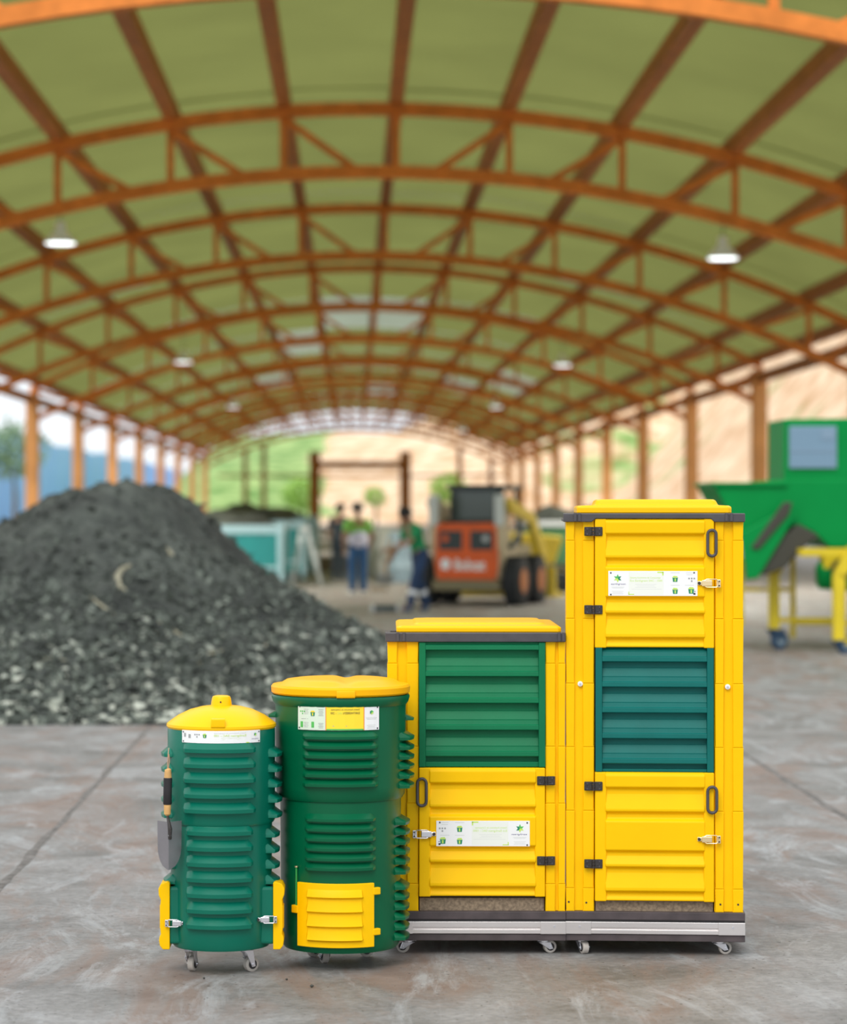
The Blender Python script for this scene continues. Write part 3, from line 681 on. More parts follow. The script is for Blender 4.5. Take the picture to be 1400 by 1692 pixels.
# ------------------------------------------------------------------ big round bin
def ribs(root, R, angc, half, zs, h, p, m, n=10, rin=None, rz=None):
    for zz in zs:
        Rz = R(zz) if callable(R) else R
        MB().arc([(Rz, zz+h*.5), (Rz+p*.92, zz-h*.02), (Rz+p, zz-h*.06), (Rz+p*.95, zz-h*.36), (Rz, zz-h*.42)], angc-half, angc+half, n, Rz-.006, True)\
            .build('rib', m, root, True, 0)
DB = 9.56; SB = F/DB
zbin = lambda y: HC-(y-VY)/SB
bx = (563-VX)/SB
BR = tag(empty('round_compost_bin', (bx, DB, 0)), 'large dark green round compost bin with flat orange-yellow lid and yellow front hatch', 'compost bin', 'round compost bins on castors')
zbot = .064; zs_ = zbin(1317)
MB().lathe([(.18, zbot), (.198, zbot), (.206, zbot+.012), (.209, zbot+.06), (.212, zs_-.01), (.213, zs_+.002)], 72).build('lower_body', M_GRN, BR, True)
MB().lathe([(.19, zs_+.003), (.217, zs_+.003), (.225, zs_+.016), (.228, zs_+.05), (.229, zbin(1170)), (.230, zbin(1162))], 72).build('upper_body', M_GRN, BR, True)
MB().lathe([(.20, zbin(1163)), (.232, zbin(1162)), (.238, zbin(1158)), (.243, zbin(1150)), (.240, zbin(1146)), (.20, zbin(1146))], 72).build('rim', M_GRN, BR, True)
zf = lambda y: HC-(y-VY)*(DB-.22)/F          # height of something on the front of the bin
ribs(BR, .2275, 0, math.radians(35), [zf(1216+15.7*k) for k in range(6)], .031, .020, M_GRN, 12)
ribs(BR, .2115, 0, math.radians(35.5), [zf(1353+16.2*k) for k in range(6)], .031, .018, M_GRN, 12)
ribs(BR, .2275, PI/2, math.radians(27), [zbin(1214+15.7*k) for k in range(6)], .033, .032, M_GRN, 10)
ribs(BR, .232, PI/2, math.radians(10), [zbin(1185)], .022, .026, M_GRN, 8)
ribs(BR, .232, -PI/2, math.radians(10), [zbin(1180)], .022, .022, M_GRN, 8)
ribs(BR, .2115, PI/2, math.radians(27), [zbin(1353+16.2*k) for k in range(6)], .032, .033, M_GRN, 10)
ribs(BR, .2100, PI/2, math.radians(27), [zbin(1459+16.5*k) for k in range(6)], .033, .033, M_GRN, 10)
# lid
ld = empty('lid', (0, 0, 0), 0, BR)
def lidz(r, a):
    return 0
prof_l = [(.19, zbin(1146)), (.236, zbin(1145)), (.243, zbin(1142)), (.244, zbin(1133)), (.238, zbin(1129.5)), (.212, zbin(1128)), (.190, zbin(1122)), (.160, zbin(1120)), (.10, zbin(1119.5)), (.0001, zbin(1119.5))]
b = MB().lathe(prof_l, 72)
nv = []
for (x, y, zz) in b.v:                      # moulded channel running front to back across the top
    r = math.hypot(x, y)
    if zz > zbin(1129): zz -= .009*math.exp(-((x-.018)/.026)**2)*min(1, max(0, (zz-zbin(1129))/.012))
    nv.append((x, y, zz))
b.v = nv; b.build('lid_shell', M_YELO, ld, True)
MB().arc([(.247, zbin(1134)), (.249, zbin(1136)), (.249, zbin(1144)), (.246, zbin(1146))], math.radians(-3), math.radians(12), 6, .235).build('lid_clasp', M_YELO, ld, True, .002)
for a in (): MB().arc([(.2445, zbin(1144)), (.2445, zbin(1150))], math.radians(a-9), math.radians(a+9), 6, .225).build('lid_lug', M_YELO, ld, True)
# hatch
hz = [(0, .016), (7, .016), (10, .016), (13, .020), (22, .026), (25, .016), (33, .018), (46, .026), (49, .016), (57, .018), (70, .026), (73, .016), (81, .018), (93, .026), (96, .016), (106, .016)]
hatch = empty('hatch', (0, 0, 0), 0, BR)
zf = lambda y: HC-(y-VY)*(DB-.22)/F          # height of something on the front of the bin
MB().arc([(.2095+.012, zf(1461+q)) for q, d in hz], math.radians(-42.5), math.radians(32), 18, .203).build('hatch_panel', M_YEL, hatch, True, .002)
MB().arc([(.2095+d-.003, zf(1461+q)) for q, d in hz[2:-1]], math.radians(-33.5), math.radians(22.5), 16, .21, True).build('hatch_relief', M_YEL, hatch, True)
for a, y0, y1 in ((-45.5, 1500, 1513), (34.5, 1469, 1481), (34.5, 1537, 1548)):
    MB().arc([(.224, zf(y0)), (.224, zf(y1))], math.radians(a-4), math.radians(a+4), 4, .205).build('hatch_tab', M_YEL, hatch, False, .003)
xr_ = math.radians(-44.5)
MB().tube([(.217*math.sin(xr_), -.217*math.cos(xr_), zf(1438)), (.217*math.sin(xr_), -.217*math.cos(xr_), zf(1500))], .0035, 8).build('hatch_pin', mat('green_pin', (.02, .3, .06), .4), BR, True)
MB().disc((.217*math.sin(xr_), -.217*math.cos(xr_), zf(1436)), (0, 0, 1), .006, .005, 10).build('pin_head', M_GOLD, BR, True)
caster(BR, -.05, -.02, zbot, .026, 1.9); caster(BR, -.11, .12, zbot, .026, .9); caster(BR, .07, .13, zbot, .026, .2)
# plate
Rp = .2335; zp0, zp1 = zf(1206.5), zf(1166)
aL, aR = math.asin((494-563)/SB/.235), math.asin((626-563)/SB/.235)
pl = MB().arc([(Rp, zp1), (Rp, zp0)], aL, aR, 14, .228).build('name_plate', M_WHITE, BR)
pw, ph = (aR-aL)*Rp, zp1-zp0
pr = Print(lambda x, zz, l: ((Rp+.0006+l*.0002)*math.sin(aL+x/Rp), -(Rp+.0006+l*.0002)*math.cos(aL+x/Rp), zp0+zz), pw, ph, True)
w_, h_ = pw, ph
pr.rect(w_*.64, w_*.995, h_*.01, h_*.99, P_MINT, .4); pr.rect(w_*.20, w_*.64, h_*.06, h_*.99, P_YEL, .5); pr.rect(w_*.2, w_*.64, h_*.005, h_*.06, P_GREEN, .5)
pr.rect(w_*.192, w_*.202, 0, h_, P_ORANGE, .6); pr.rect(w_*.635, w_*.645, 0, h_, P_ORANGE, .6)
pr.star(w_*.10, h_*.72, h_*.09, .8); pr.lines(w_*.03, w_*.17, h_*.5, 2, h_*.05, P_LGREY, h_*.012); pr.lines(w_*.05, w_*.16, h_*.2, 3, h_*.06, P_LGREY, h_*.008)
pr.text('Sistema Autónomo de Compostaje', w_*.25, h_*.82, w_*.33, P_BLACK, h_*.06)
pr.text('EARTHGREEN', w_*.25, h_*.66, w_*.19, P_BLACK, h_*.095); pr.text('SAC', w_*.45, h_*.66, w_*.06, P_LIME, h_*.095); pr.text('- 250', w_*.52, h_*.66, w_*.065, P_BLACK, h_*.095)
pr.rect(w_*.40, w_*.56, h_*.16, h_*.19, P_GREY)
for (cx, cz) in ((.80, .68), (.94, .72)):
    if cx < .9: pr.bucket(w_*cx, h_*cz, h_*.11, P_DGREEN, P_YEL)
    else: pr.dots(w_*cx-.002, h_*cz, h_*.035, P_GREEN)
for cx in (.80, .945): pr.rect(w_*cx-h_*.06, w_*cx+h_*.06, h_*.1, h_*.34, P_GREEN)
for x0, z0, n in ((.67, .84, 5), (.67, .28, 4), (.855, .84, 4), (.855, .30, 4)): pr.lines(w_*x0, w_*(x0+.06), h_*z0, n, h_*.06, P_GREY, h_*.009)
pr.lines(w_*.66, w_*.75, h_*.94, 1, .01, P_GREY, h_*.008); pr.lines(w_*.86, w_*.93, h_*.94, 1, .01, P_GREY, h_*.008); pr.lines(w_*.86, w_*.95, h_*.45, 1, .01, P_GREY, h_*.008)
for x, q in ((.015, .92), (.015, .06), (.965, .94), (.97, .08)): pr.rect(w_*x, w_*x+h_*.06, h_*(q-.03), h_*(q+.03), P_BLACK, 1.5)
pr.build(pl)

# ------------------------------------------------------------------ small round bin
DS = 9.43; SS = F/DS; zsm = lambda y: HC-(y-VY)/SS
sx = (366-VX)/SS
BS = tag(empty('round_compost_bin', (sx, DS, 0)), 'small teal green round compost bin with domed yellow lid and two side hatches', 'compost bin', 'round compost bins on castors')
zb2 = .087; zmid = zsm(1357)
MB().lathe([(.15, zb2), (.165, zb2), (.171, zb2+.01), (.174, zb2+.06), (.176, zmid-.006), (.176, zmid)], 72).build('lower_body', M_TEAL, BS, True)
MB().lathe([(.16, zmid+.001), (.181, zmid+.001), (.186, zmid+.010), (.186, zsm(1204)), (.184, zsm(1201))], 72).build('upper_body', M_TEAL, BS, True)
zf2 = lambda y: HC-(y-VY)*(DS-.19)/F
ribs(BS, .1850, 0, math.radians(42), [zf2(1237+25*k) for k in range(5)], .042, .021, M_TEAL, 12)
ribs(BS, .1745, 0, math.radians(41), [zf2(1374+25.8*k) for k in range(7)], .044, .021, M_TEAL, 12)
ribs(BS, .1850, PI/2, math.radians(28), [zsm(1241+25*k) for k in range(5)], .036, .027, M_TEAL, 10)
ribs(BS, .1745, PI/2, math.radians(28), [zsm(1373+25.5*k) for k in range(4)], .038, .029, M_TEAL, 10)
ribs(BS, .1850, -PI/2, math.radians(28), [zsm(1241+25*k) for k in range(5)], .036, .024, M_TEAL, 10)
ribs(BS, .1745, -PI/2, math.radians(28), [zsm(1373+25.5*k) for k in range(4)], .038, .026, M_TEAL, 10)
# lid
ld = empty('lid', (0, 0, 0), 0, BS)
MB().lathe([(.17, zsm(1201.5)), (.186, zsm(1201.5)), (.190, zsm(1198.5)), (.189, zsm(1194.5)), (.180, zsm(1191)), (.150, zsm(1181)), (.11, zsm(1172)), (.07, zsm(1167)), (.045, zsm(1165.5)), (.001, zsm(1165))], 72).build('lid_dome', M_YEL2, ld, True)
MB().lathe([(.037, zsm(1168)), (.035, zsm(1160)), (.033, zsm(1154)), (.030, zsm(1150.5)), (.022, zsm(1149)), (.001, zsm(1148.6))], 32, (0.0, 0)).build('knob', M_YEL2, ld, True)
MB().disc((-.001, -.0345, zsm(1159)), (0, 1, 0), .003, .004, 10).build('vent_hole', M_HINGE, ld, True)
MB().arc([(.178, zf2(1187)), (.192, zf2(1188.5)), (.1935, zf2(1201)), (.19, zf2(1203.5))], math.radians(-8), math.radians(6.5), 6, .172).build('latch_tab', M_YEL2, ld, True, .002)
# hatches
for sg in (-1, 1):
    hr = empty('side_hatch', (0, 0, 0), 0, BS)
    y0, y1 = -.098, -.004
    def bxs(x0, x1, a, c, z0, z1, nm, m, bev=.006, top=None):
        P = [(x0*sg, z0), (x1*sg, z0), (x1*sg, z1 if top is None else top), (x0*sg, z1)]
        return MB().prism(P, 'y', a, c).build(nm, m, hr, False, bev, 3)
    e = 0 if sg < 0 else .010
    bxs(.10, .176+e, y0, y1, zsm(1553), zsm(1459), 'hatch_housing', M_TEAL, .010)
    P = [(.172+e, 1561), (.196+e, 1561), (.206+e, 1555), (.209+e, 1546), (.207+e, 1540), (.203+e, 1536), (.205+e, 1525), (.205+e, 1492), (.203+e, 1480), (.210+e, 1472), (.211+e, 1462), (.203+e, 1454), (.180+e, 1450), (.172+e, 1452)]
    MB().prism([(q*sg, zsm(y)) for q, y in P], 'y', y0-.006, y1+.006).build('hatch_door', M_YEL, hr, False, .003, 3)
    MB().box(min(.203*sg+e*sg, .208*sg+e*sg), max(.203*sg+e*sg, .208*sg+e*sg), y0+.02, y1-.02, zsm(1528), zsm(1490)).build('hatch_relief', M_YEL, hr, False, .002)
    latch(hr, sg*(.153+e*.8), zsm(1517 if sg < 0 else 1511), y0-.012, sg, M_STEEL, SS*1.15, 0)
for x, yaw in ((-.104, 1.25), (.087, .6)):
    caster(BS, x, -.055, zb2, .026, yaw)
    caster(BS, x, .085, zb2, .026, yaw+.8)
# plate
Rp = .1895; zp0, zp1 = zf2(1228.5), zf2(1208); aL, aR = -math.asin(61/SS/.19), math.asin(66/SS/.19)
pl = MB().arc([(Rp, zp1), (Rp, zp0)], aL, aR, 14, .183).build('name_plate', M_WHITE, BS)
pw, ph = (aR-aL)*Rp, zp1-zp0
pr = Print(lambda x, zz, l: ((Rp+.0006+l*.0002)*math.sin(aL+x/Rp), -(Rp+.0006+l*.0002)*math.cos(aL+x/Rp), zp0+zz), pw, ph, True)
w_, h_ = pw, ph
pr.star(w_*.075, h_*.66, h_*.17); pr.text('earthgreen', w_*.025, h_*.28, w_*.10, P_NAVY, h_*.10)
pr.text('Sistema Autónomo de Compostaje', w_*.20, h_*.78, w_*.38, P_LGREY, h_*.10); pr.text('Earthgreen SAC - 100', w_*.2, h_*.54, w_*.38, P_LIME, h_*.17)
pr.lines(w_*.27, w_*.5, h_*.42, 2, h_*.12, P_PALE, h_*.02); pr.rect(w_*.16, w_*.20, 0, h_*.07, P_LIME); pr.rect(w_*.6, w_*.63, h_*.9, h, P_LIME) if False else None
pr.bucket(w_*.69, h_*.6, h_*.17); pr.dots(w_*.785, h_*.62, h_*.07); pr.rect(w_*.87, w_*.9, h_*.4, h_*.7, P_GREY); pr.rect(w_*.94, w_*.965, h_*.48, h_*.78, P_GREY)
for x in (.012, .97):
    for q in (.12, .86): pr.rect(w_*x, w_*x+h_*.11, h_*(q-.055), h_*(q+.055), P_BLACK, 1.5)
pr.build(pl)

# ------------------------------------------------------------------ hand trowel hanging from a rib of the small bin
tx = (284-366)/SS; ty = -.168
TR = tag(empty('hand_trowel', (sx+tx, DS+ty, 0)), 'garden hand trowel with black and wood grip hanging on the small round bin', 'trowel')
zt = lambda y: HC-(y-VY)*(DS+ty)/F
q = 1/SS
MB().tube([(-.002, .055, zt(1239)), (-.002, .03, zt(1242)), (-.001, -.002, zt(1246)), (-1.2*q, -.004, zt(1258)), (-2*q, 0, zt(1272))], .0016, 6).tube([(.0015, -.002, zt(1246)), (1.5*q, -.004, zt(1258)), (-.5*q, 0, zt(1272))], .0016, 6).build('cord_loop', M_STRING, TR, True)
MB().tube([(-1.6*q, 0, zt(1270)), (-1*q, 0, zt(1271.5)), (-1*q, 0, zt(1285))], [.006, .011, .013], 16).build('handle_end', M_WOOD, TR, True)
MB().tube([(-1*q, 0, zt(1285)), (-1*q, 0, zt(1286)), (-1.5*q, 0, zt(1305)), (-1.8*q, 0, zt(1328)), (-1.8*q, 0, zt(1329.5))], [.013, .015, .0145, .015, .013], 16).build('grip_sleeve', M_BLK, TR, True)
MB().tube([(-1.8*q, 0, zt(1329)), (-1.8*q, 0, zt(1345)), (-1.6*q, 0, zt(1347.5))], [.0125, .0115, .007], 16).build('handle_throat', M_WOOD, TR, True)
MB().tube([(-1.6*q, 0, zt(1346)), (-.6*q, -.008, zt(1353)), (2*q, -.03, zt(1360)), (3.5*q, -.034, zt(1368)), (3*q, -.026, zt(1385))], [.0045, .005, .006, .0075, .006], 10).build('neck', M_HINGE, TR, True)
vs = []; fs = []; NB = 14; MW = 10
for i in range(NB+1):
    t = i/NB; yy = 1357+79*t
    hw = (19.5*q)*(1.0 if t < .55 else math.sqrt(max(0, 1-((t-.55)/.452)**2)))*(1-.05*t)+.0006
    for j in range(MW+1):
        s_ = -1+2*j/MW; dish = .046*abs(s_)*(hw/(20*q))
        vs.append((1*q+s_*hw, -.026+dish, zt(yy)))
    for j in range(MW+1):
        s_ = -1+2*j/MW; dish = .046*abs(s_)*(hw/(20*q)); vs.append((1*q+s_*hw, -.0235+dish, zt(yy)))
K = 2*(MW+1)
for i in range(NB):
    for j in range(MW):
        a = i*K+j; fs += [(a, a+1, a+K+1, a+K), (a+MW+1, a+K+MW+1, a+K+MW+2, a+MW+2)]
    for a, c in ((0, MW+1), (MW, 2*MW+1)): fs.append((i*K+a, i*K+c, (i+1)*K+c, (i+1)*K+a))
for i in (0, NB):
    for j in range(MW): fs.append((i*K+j, i*K+j+1, i*K+MW+2+j, i*K+MW+1+j))
MB().add(vs, fs).build('blade', M_BLADE, TR, True)
MB().disc((3*q, -.030, zt(1378)), (0, 1, 0), .005, .008, 12).build('rivet', M_STEEL, TR, True)

# ------------------------------------------------------------------ teal compost boxes behind the heap
M_PBLUE = mat('pale_blue_frame', (.36, .55, .60), .5); M_TEALP = mat('teal_panel', (.02, .27, .27), .5, var=.15, vscale=2)
def heap(parent, x0, x1, y0, y1, z0, hh, seed, name='compost_fill'):
    n = 22; vs = []; fs = []
    for j in range(n+1):
        for i in range(n+1):
            a, c = i/n, j/n; e = min(1, 4.2*min(a, 1-a))*min(1, 4.2*min(c, 1-c))
            X = x0+(x1-x0)*a; Y = y0+(y1-y0)*c
            vs.append((X, Y, z0+hh*e*(.72+.45*noise.noise(Vector((X*1.3, Y*.9, seed))))+.05*noise.noise(Vector((X*6, Y*6, seed)))))
    for j in range(n):
        for i in range(n): a = j*(n+1)+i; fs.append((a, a+1, a+n+2, a+n+1))
    me = bpy.data.meshes.new(name); me.from_pydata(vs, [], fs); me.materials.append(M_SOIL); o = link(name, me, parent, True); o['kind'] = 'stuff'; return o
def compost_box(x0, D, wid, dep, h, lab, seed):
    b = tag(empty('compost_box', (x0, D, 0)), lab, 'compost box', 'teal compost boxes behind the heap'); t = .11
    for cx in (0, wid-t):
        for cy in (0, dep-t): MB().box(cx, cx+t, cy, cy+t, 0, h+.02).build('post', M_PBLUE, b, False, .01)
    for cx, nm in ((0, 'a'), (wid-t, 'b')):
        MB().box(cx+.02, cx+t-.02, t, dep-t, h-.17, h).build('top_rail', M_PBLUE, b)
        MB().box(cx+.04, cx+t-.04, t, dep-t, .16, h-.17).build('side_panel', M_TEALP, b)
    for cy in (0, dep-t):
        MB().box(t, wid-t, cy+.02, cy+t-.02, h-.17, h).build('top_rail', M_PBLUE, b)
        MB().box(t, wid-t, cy+.03, cy+t-.03, .36, .42).build('mid_rail', M_PBLUE, b)
        MB().box(t, wid-t, cy+.04, cy+t-.04, .16, h-.17).build('front_panel', M_TEALP, b)
    heap(b, .08, wid-.08, .08, dep-.08, h-.1, .42, seed)
compost_box(-3.75, 54.5, 2.35, 4.6, 1.24, 'teal compost box with pale blue frame just right of the heap', 2)
compost_box(-3.9, 60.6, 2.85, 5.0, 1.30, 'second teal compost box standing directly behind the first', 6)
compost_box(-3.9, 67.0, 3.0, 6.0, 1.36, 'rearmost teal compost box with a dark heap in it', 11)
# trestle beside the boxes
TS = tag(empty('trestle', (G(508, 965).x, 56.0, 0)), 'pale grey folding trestle standing beside the teal boxes', 'trestle')
M_PGREY = mat('pale_grey_paint', (.5, .53, .52), .5)
for sx_, sy_ in ((-1, -1), (1, -1), (-1, 1), (1, 1)): MB().bar((sx_*.06-.05, sy_*.3, 1.15), (sx_*.30, sy_*.4, 0), .07, .07).build('leg', M_PGREY, TS)
MB().box(-.15, .08, -.38, .38, 1.12, 1.2).build('top_bar', M_PGREY, TS)
# clutter around the workers
M_TIMBER = mat('weathered_timber', (.27, .2, .12), .8, var=.35, vscale=6)
pg = G(556, 944); ST = tag(empty('timber_stack', (pg.x, pg.y, 0)), 'low stack of brown timber boards behind the person in jeans', 'timber')
for k in range(4):
    for j in range(3): MB().box(-.42, .42, j*.32, j*.32+.28, .01+k*.09, .09+k*.09).build('plank', M_TIMBER, ST)
pg = G(632, 948); ST2 = tag(empty('timber_stack', (pg.x, pg.y, 0)), 'low stack of brown timber boards between the two people', 'timber')
for k in range(4):
    for j in range(3): MB().box(-.42, .42, j*.32, j*.32+.28, .01+k*.09, .09+k*.09).build('plank', M_TIMBER, ST2)
M_SACK = mat('white_woven_sack', (.66, .67, .62), .8, var=.2, vscale=4)
def sack(x, yb, D, wd, h, z0, lab, m):
    p = W(x, 838, D); b = MB(); n = 20; prof_s = [(.001, 0), (.8, .0), (.98, .12), (1, .4), (.95, .75), (.7, .95), (.25, 1.0), (.001, 1.0)]
    vs = []; 
    b.lathe([(r*wd/2, zz*h) for r, zz in prof_s], n)
    b.v = [(x_*(1+.08*noise.noise(Vector((x_*4, y_*4, z_*4)))), y_, z_*(1+.06*noise.noise(Vector((x_*5, y_*3, 1))))) for x_, y_, z_ in b.v]
    o = b.build('bulk_sack', m, None, True); o.location = (p.x, D, z0); return tag(o, lab, 'sack')
sack(640, 0, 61.5, .85, 1.15, .0, 'white woven bulk sack standing behind the timber between the people', M_SACK)
M_DRUMB = mat('grey_blue_drum', (.28, .38, .44), .45)
pg = W(664, 838, 58.0); DR = tag(empty('plastic_drum', (pg.x, 58.0, 0)), 'grey-blue plastic drum beside the white sack', 'drum')
MB().lathe([(.27, 0), (.29, .03), (.30, .3), (.31, .32), (.30, .34), (.30, .68), (.31, .70), (.30, .72), (.29, 1.0), (.26, 1.03), (.001, 1.03)], 28).build('drum_body', M_DRUMB, DR, True)
MB().disc((0, 0, 1.045), (0, 0, 1), .27, .04, 28).build('drum_lid', M_DRUMB, DR, False, .01)
M_DSTEEL = mat('dark_steel_bar', (.05, .07, .07), .6)
pa = G(612, 1011); o = tag(empty('steel_beam', (pa.x, pa.y, 0)), 'dark steel beam with pale ends lying on the floor near the striding person', 'beam')
MB().box(.06, .40, -.08, .08, 0, .10).build('beam_body', M_DSTEEL, o, False, .01)
MB().box(0, .06, -.085, .085, 0, .11).build('end_plate', M_PGREY, o, False, .008); MB().box(.40, .46, -.085, .085, 0, .11).build('end_plate', M_PGREY, o, False, .008)
pa = G(612, 977); o = MB().box(0, .33, -.06, .06, 0, .07).build('wood_block', M_TIMBER, None, False, .01); o.location = pa; tag(o, 'small brown wooden block lying on the floor between the two people', 'block')

# ------------------------------------------------------------------ people
def skin(name, V, E, m, parent=None, sub=2, root=0):
    me = bpy.data.meshes.new(name); bm = bmesh.new(); ly = bm.verts.layers.skin.verify()
    vv = []
    for i, (p, r) in enumerate(V):
        v = bm.verts.new(p); rr = r if isinstance(r, tuple) else (r, r); v[ly].radius = rr; v[ly].use_root = (i == root); vv.append(v)
    for a, b in E: bm.edges.new((vv[a], vv[b]))
    bm.to_mesh(me); bm.free(); me.materials.append(m); o = link(name, me, parent)
    s = o.modifiers.new('skin', 'SKIN'); s.use_smooth_shade = True
    q = o.modifiers.new('sub', 'SUBSURF'); q.levels = sub; q.render_levels = sub
    return o
M_SKIN = mat('skin', (.33, .17, .10), .6); M_HAIR = mat('black_hair', (.012, .010, .009), .6)
M_JEAN = mat('blue_jeans', (.03, .13, .33), .8, var=.3, vscale=8); M_NAVY = mat('navy_workwear', (.015, .045, .12), .8, var=.3, vscale=8)
M_LIME = mat('lime_cloth', (.20, .50, .08), .8); M_GSHIRT = mat('green_cloth', (.01, .26, .09), .8); M_WCLOTH = mat('pale_lilac_cloth', (.62, .62, .78), .8)
M_SHOE = mat('white_shoes', (.75, .75, .74), .6); M_BOOT = mat('dark_blue_boots', (.03, .08, .16), .6); M_DCLOTH = mat('dark_cloth', (.03, .045, .06), .8); M_REFL = mat('silver_tape', (.72, .75, .76), .35)
def person(loc, rz, J, label, top, trousers, shoes, waist=None, tape=False, H=1.0):
    """J: joints in metres, facing -y locally"""
    P = tag(empty('person', loc, rz), label, 'person')
    v = {k: Vector(p) for k, p in J.items()}
    V = []; idx = {}
    def A(k, p, r): idx[k] = len(V); V.append((tuple(p), r)); return idx[k]
    E = []
    A('pel', v['pel'], (.135, .10)); A('bel', v['pel'].lerp(v['nek'], .35), (.125, .095)); A('che', v['pel'].lerp(v['nek'], .75), (.15, .11)); A('nek', v['nek'], .05)
    hd = (v['hed']-v['nek']).normalized(); A('jaw', v['nek']+hd*.09, (.06, .07)); A('cra', v['hed'], (.075, .09)); A('crn', v['hed']+hd*.07, (.055, .065))
    fw = v['face'] if 'face' in v else Vector((0, -1, 0)); A('nos', v['hed']-hd*.02+fw*.10, .012)
    E += [('pel', 'bel'), ('bel', 'che'), ('che', 'nek'), ('nek', 'jaw'), ('jaw', 'cra'), ('cra', 'crn'), ('cra', 'nos')]
    for s in 'LR':
        A('sh'+s, v['sh'+s], .055); A('el'+s, v['el'+s], .040); A('wr'+s, v['wr'+s], .026)
        d = (v['wr'+s]-v['el'+s]).normalized(); pa = v['wr'+s]+d*.075; A('pa'+s, pa, (.030, .018))
        sd = d.cross(Vector((1, 0, 0))).normalized() if abs(d.x) < .9 else Vector((0, 1, 0))
        E += [('che', 'sh'+s), ('sh'+s, 'el'+s), ('el'+s, 'wr'+s), ('wr'+s, 'pa'+s)]
        for f, (o_, ln) in enumerate(((-.028, .065), (-.009, .08), (.010, .075), (.028, .058))):
            A('f%d%s' % (f, s), pa+sd*o_+d*.03, .009); A('g%d%s' % (f, s), pa+sd*o_*1.1+d*(.03+ln)+Vector((0, -.012, 0)), .007); E += [('pa'+s, 'f%d%s' % (f, s)), ('f%d%s' % (f, s), 'g%d%s' % (f, s))]
        A('th'+s, v['wr'+s]+d*.05-sd*.045, .010); A('ti'+s, v['wr'+s]+d*.09-sd*.06, .008); E += [('wr'+s, 'th'+s), ('th'+s, 'ti'+s)]
        A('hi'+s, v['hi'+s], .085); A('kn'+s, v['kn'+s], .055); A('an'+s, v['an'+s], .038); A('to'+s, v['to'+s], (.036, .026))
        E += [('pel', 'hi'+s), ('hi'+s, 'kn'+s), ('kn'+s, 'an'+s), ('an'+s, 'to'+s)]
    skin('body', V, [(idx[a], idx[b]) for a, b in E], M_SKIN, P)
    # clothes over the body
    m = lambda a, b, t: tuple(v[a].lerp(v[b], t))
    skin('shirt', [(tuple(v['pel'].lerp(v['nek'], -.22)), (.165, .13)), (tuple(v['pel'].lerp(v['nek'], .35)), (.145, .115)), (tuple(v['pel'].lerp(v['nek'], .78)), (.17, .13)), (tuple(v['pel'].lerp(v['nek'], .97)), (.075, .065)),
                   (tuple(v['shL']), .072), (m('shL', 'elL', .75), .060), (tuple(v['shR']), .072), (m('shR', 'elR', .75), .060)],
         [(0, 1), (1, 2), (2, 3), (2, 4), (4, 5), (2, 6), (6, 7)], top, P)
    if waist: skin('apron', [(tuple(v['pel']+Vector((0, 0, -.10))), (.20, .165)), (tuple(v['pel'].lerp(v['nek'], .2)), (.19, .155)), (tuple(v['pel'].lerp(v['nek'], .62)), (.165, .14))], [(0, 1), (1, 2)], waist, P)
    skin('trousers', [(tuple(v['pel']+Vector((0, 0, .12))), (.15, .115)), (tuple(v['pel']), (.15, .12)), (tuple(v['hiL']), .105), (tuple(v['knL']), .078), (m('knL', 'anL', 1.08), .070), (tuple(v['hiR']), .105), (tuple(v['knR']), .078), (m('knR', 'anR', 1.08), .070)],
         [(0, 1), (1, 2), (2, 3), (3, 4), (1, 5), (5, 6), (6, 7)], trousers, P, 2, 1)
    for s in 'LR':
        a = v['an'+s]; t = v['to'+s]; d = (t-a); back = a-Vector((d.x, d.y, 0)).normalized()*.04
        zt_ = t.z
        skin('shoe', [((back.x, back.y, zt_+.005), (.045, .045)), (tuple(a.lerp(t, .5)), (.052, .048)), (tuple(t), (.048, .036)), (tuple(a), .05)], [(0, 1), (1, 2), (1, 3)], shoes, P, 2, 1)
        if tape:
            k = v['kn'+s].lerp(v['an'+s], .45); d2 = (v['an'+s]-v['kn'+s]).normalized()
            MB().tube([k-d2*.035, k+d2*.035], [.080, .078], 16).build('reflective_band', M_REFL, P, True)
    c = v['hed']; hd2 = fw.cross(hd)
    b = MB(); n = 16; vs = []; fs = []
    for i in range(9):
        for j in range(n):
            th = PI*.62*i/8; ph_ = 2*PI*j/n
            dd = (math.cos(th)*hd+math.sin(th)*(math.cos(ph_)*hd2+math.sin(ph_)*(-fw)))
            k = 1.0 if dd.dot(fw) < .55 else .86
            vs.append(c+hd*.02+dd*.118*k)
    for i in range(8):
        for j in range(n): fs.append((i*n+j, i*n+(j+1) % n, (i+1)*n+(j+1) % n, (i+1)*n+j))
    b.add(vs, fs).build('hair', M_HAIR, P, True)
    for e in (-1, 1):
        MB().disc(c-hd*.01+fw*.093+hd2*e*.032, fw, .010, .008, 10).build('eye', M_HAIR, P, True)
    MB().bar(c-hd*.075+fw*.086-hd2*.024, c-hd*.075+fw*.086+hd2*.024, .010, .008).build('mouth', M_JEAN if False else M_BARK, P)
    return P
STAND = dict(pel=(0, 0, .92), nek=(0, -.02, 1.40), hed=(0, -.05, 1.56), shL=(.19, -.01, 1.33), elL=(.27, .0, 1.07), wrL=(.24, -.10, .86), shR=(-.19, -.01, 1.33), elR=(-.27, .0, 1.07), wrR=(-.24, -.12, .88),
             hiL=(.09, 0, .84), knL=(.10, -.02, .47), anL=(.11, .02, .09), toL=(.13, -.13, .04), hiR=(-.09, 0, .84), knR=(-.09, -.02, .47), anR=(-.09, .03, .09), toR=(-.11, -.12, .04))
pg = G(592, 984); person((pg.x, pg.y, 0), PI+.25, STAND, 'person in lime top, pale apron and blue jeans standing with back turned', M_LIME, M_JEAN, M_SHOE, M_WCLOTH)
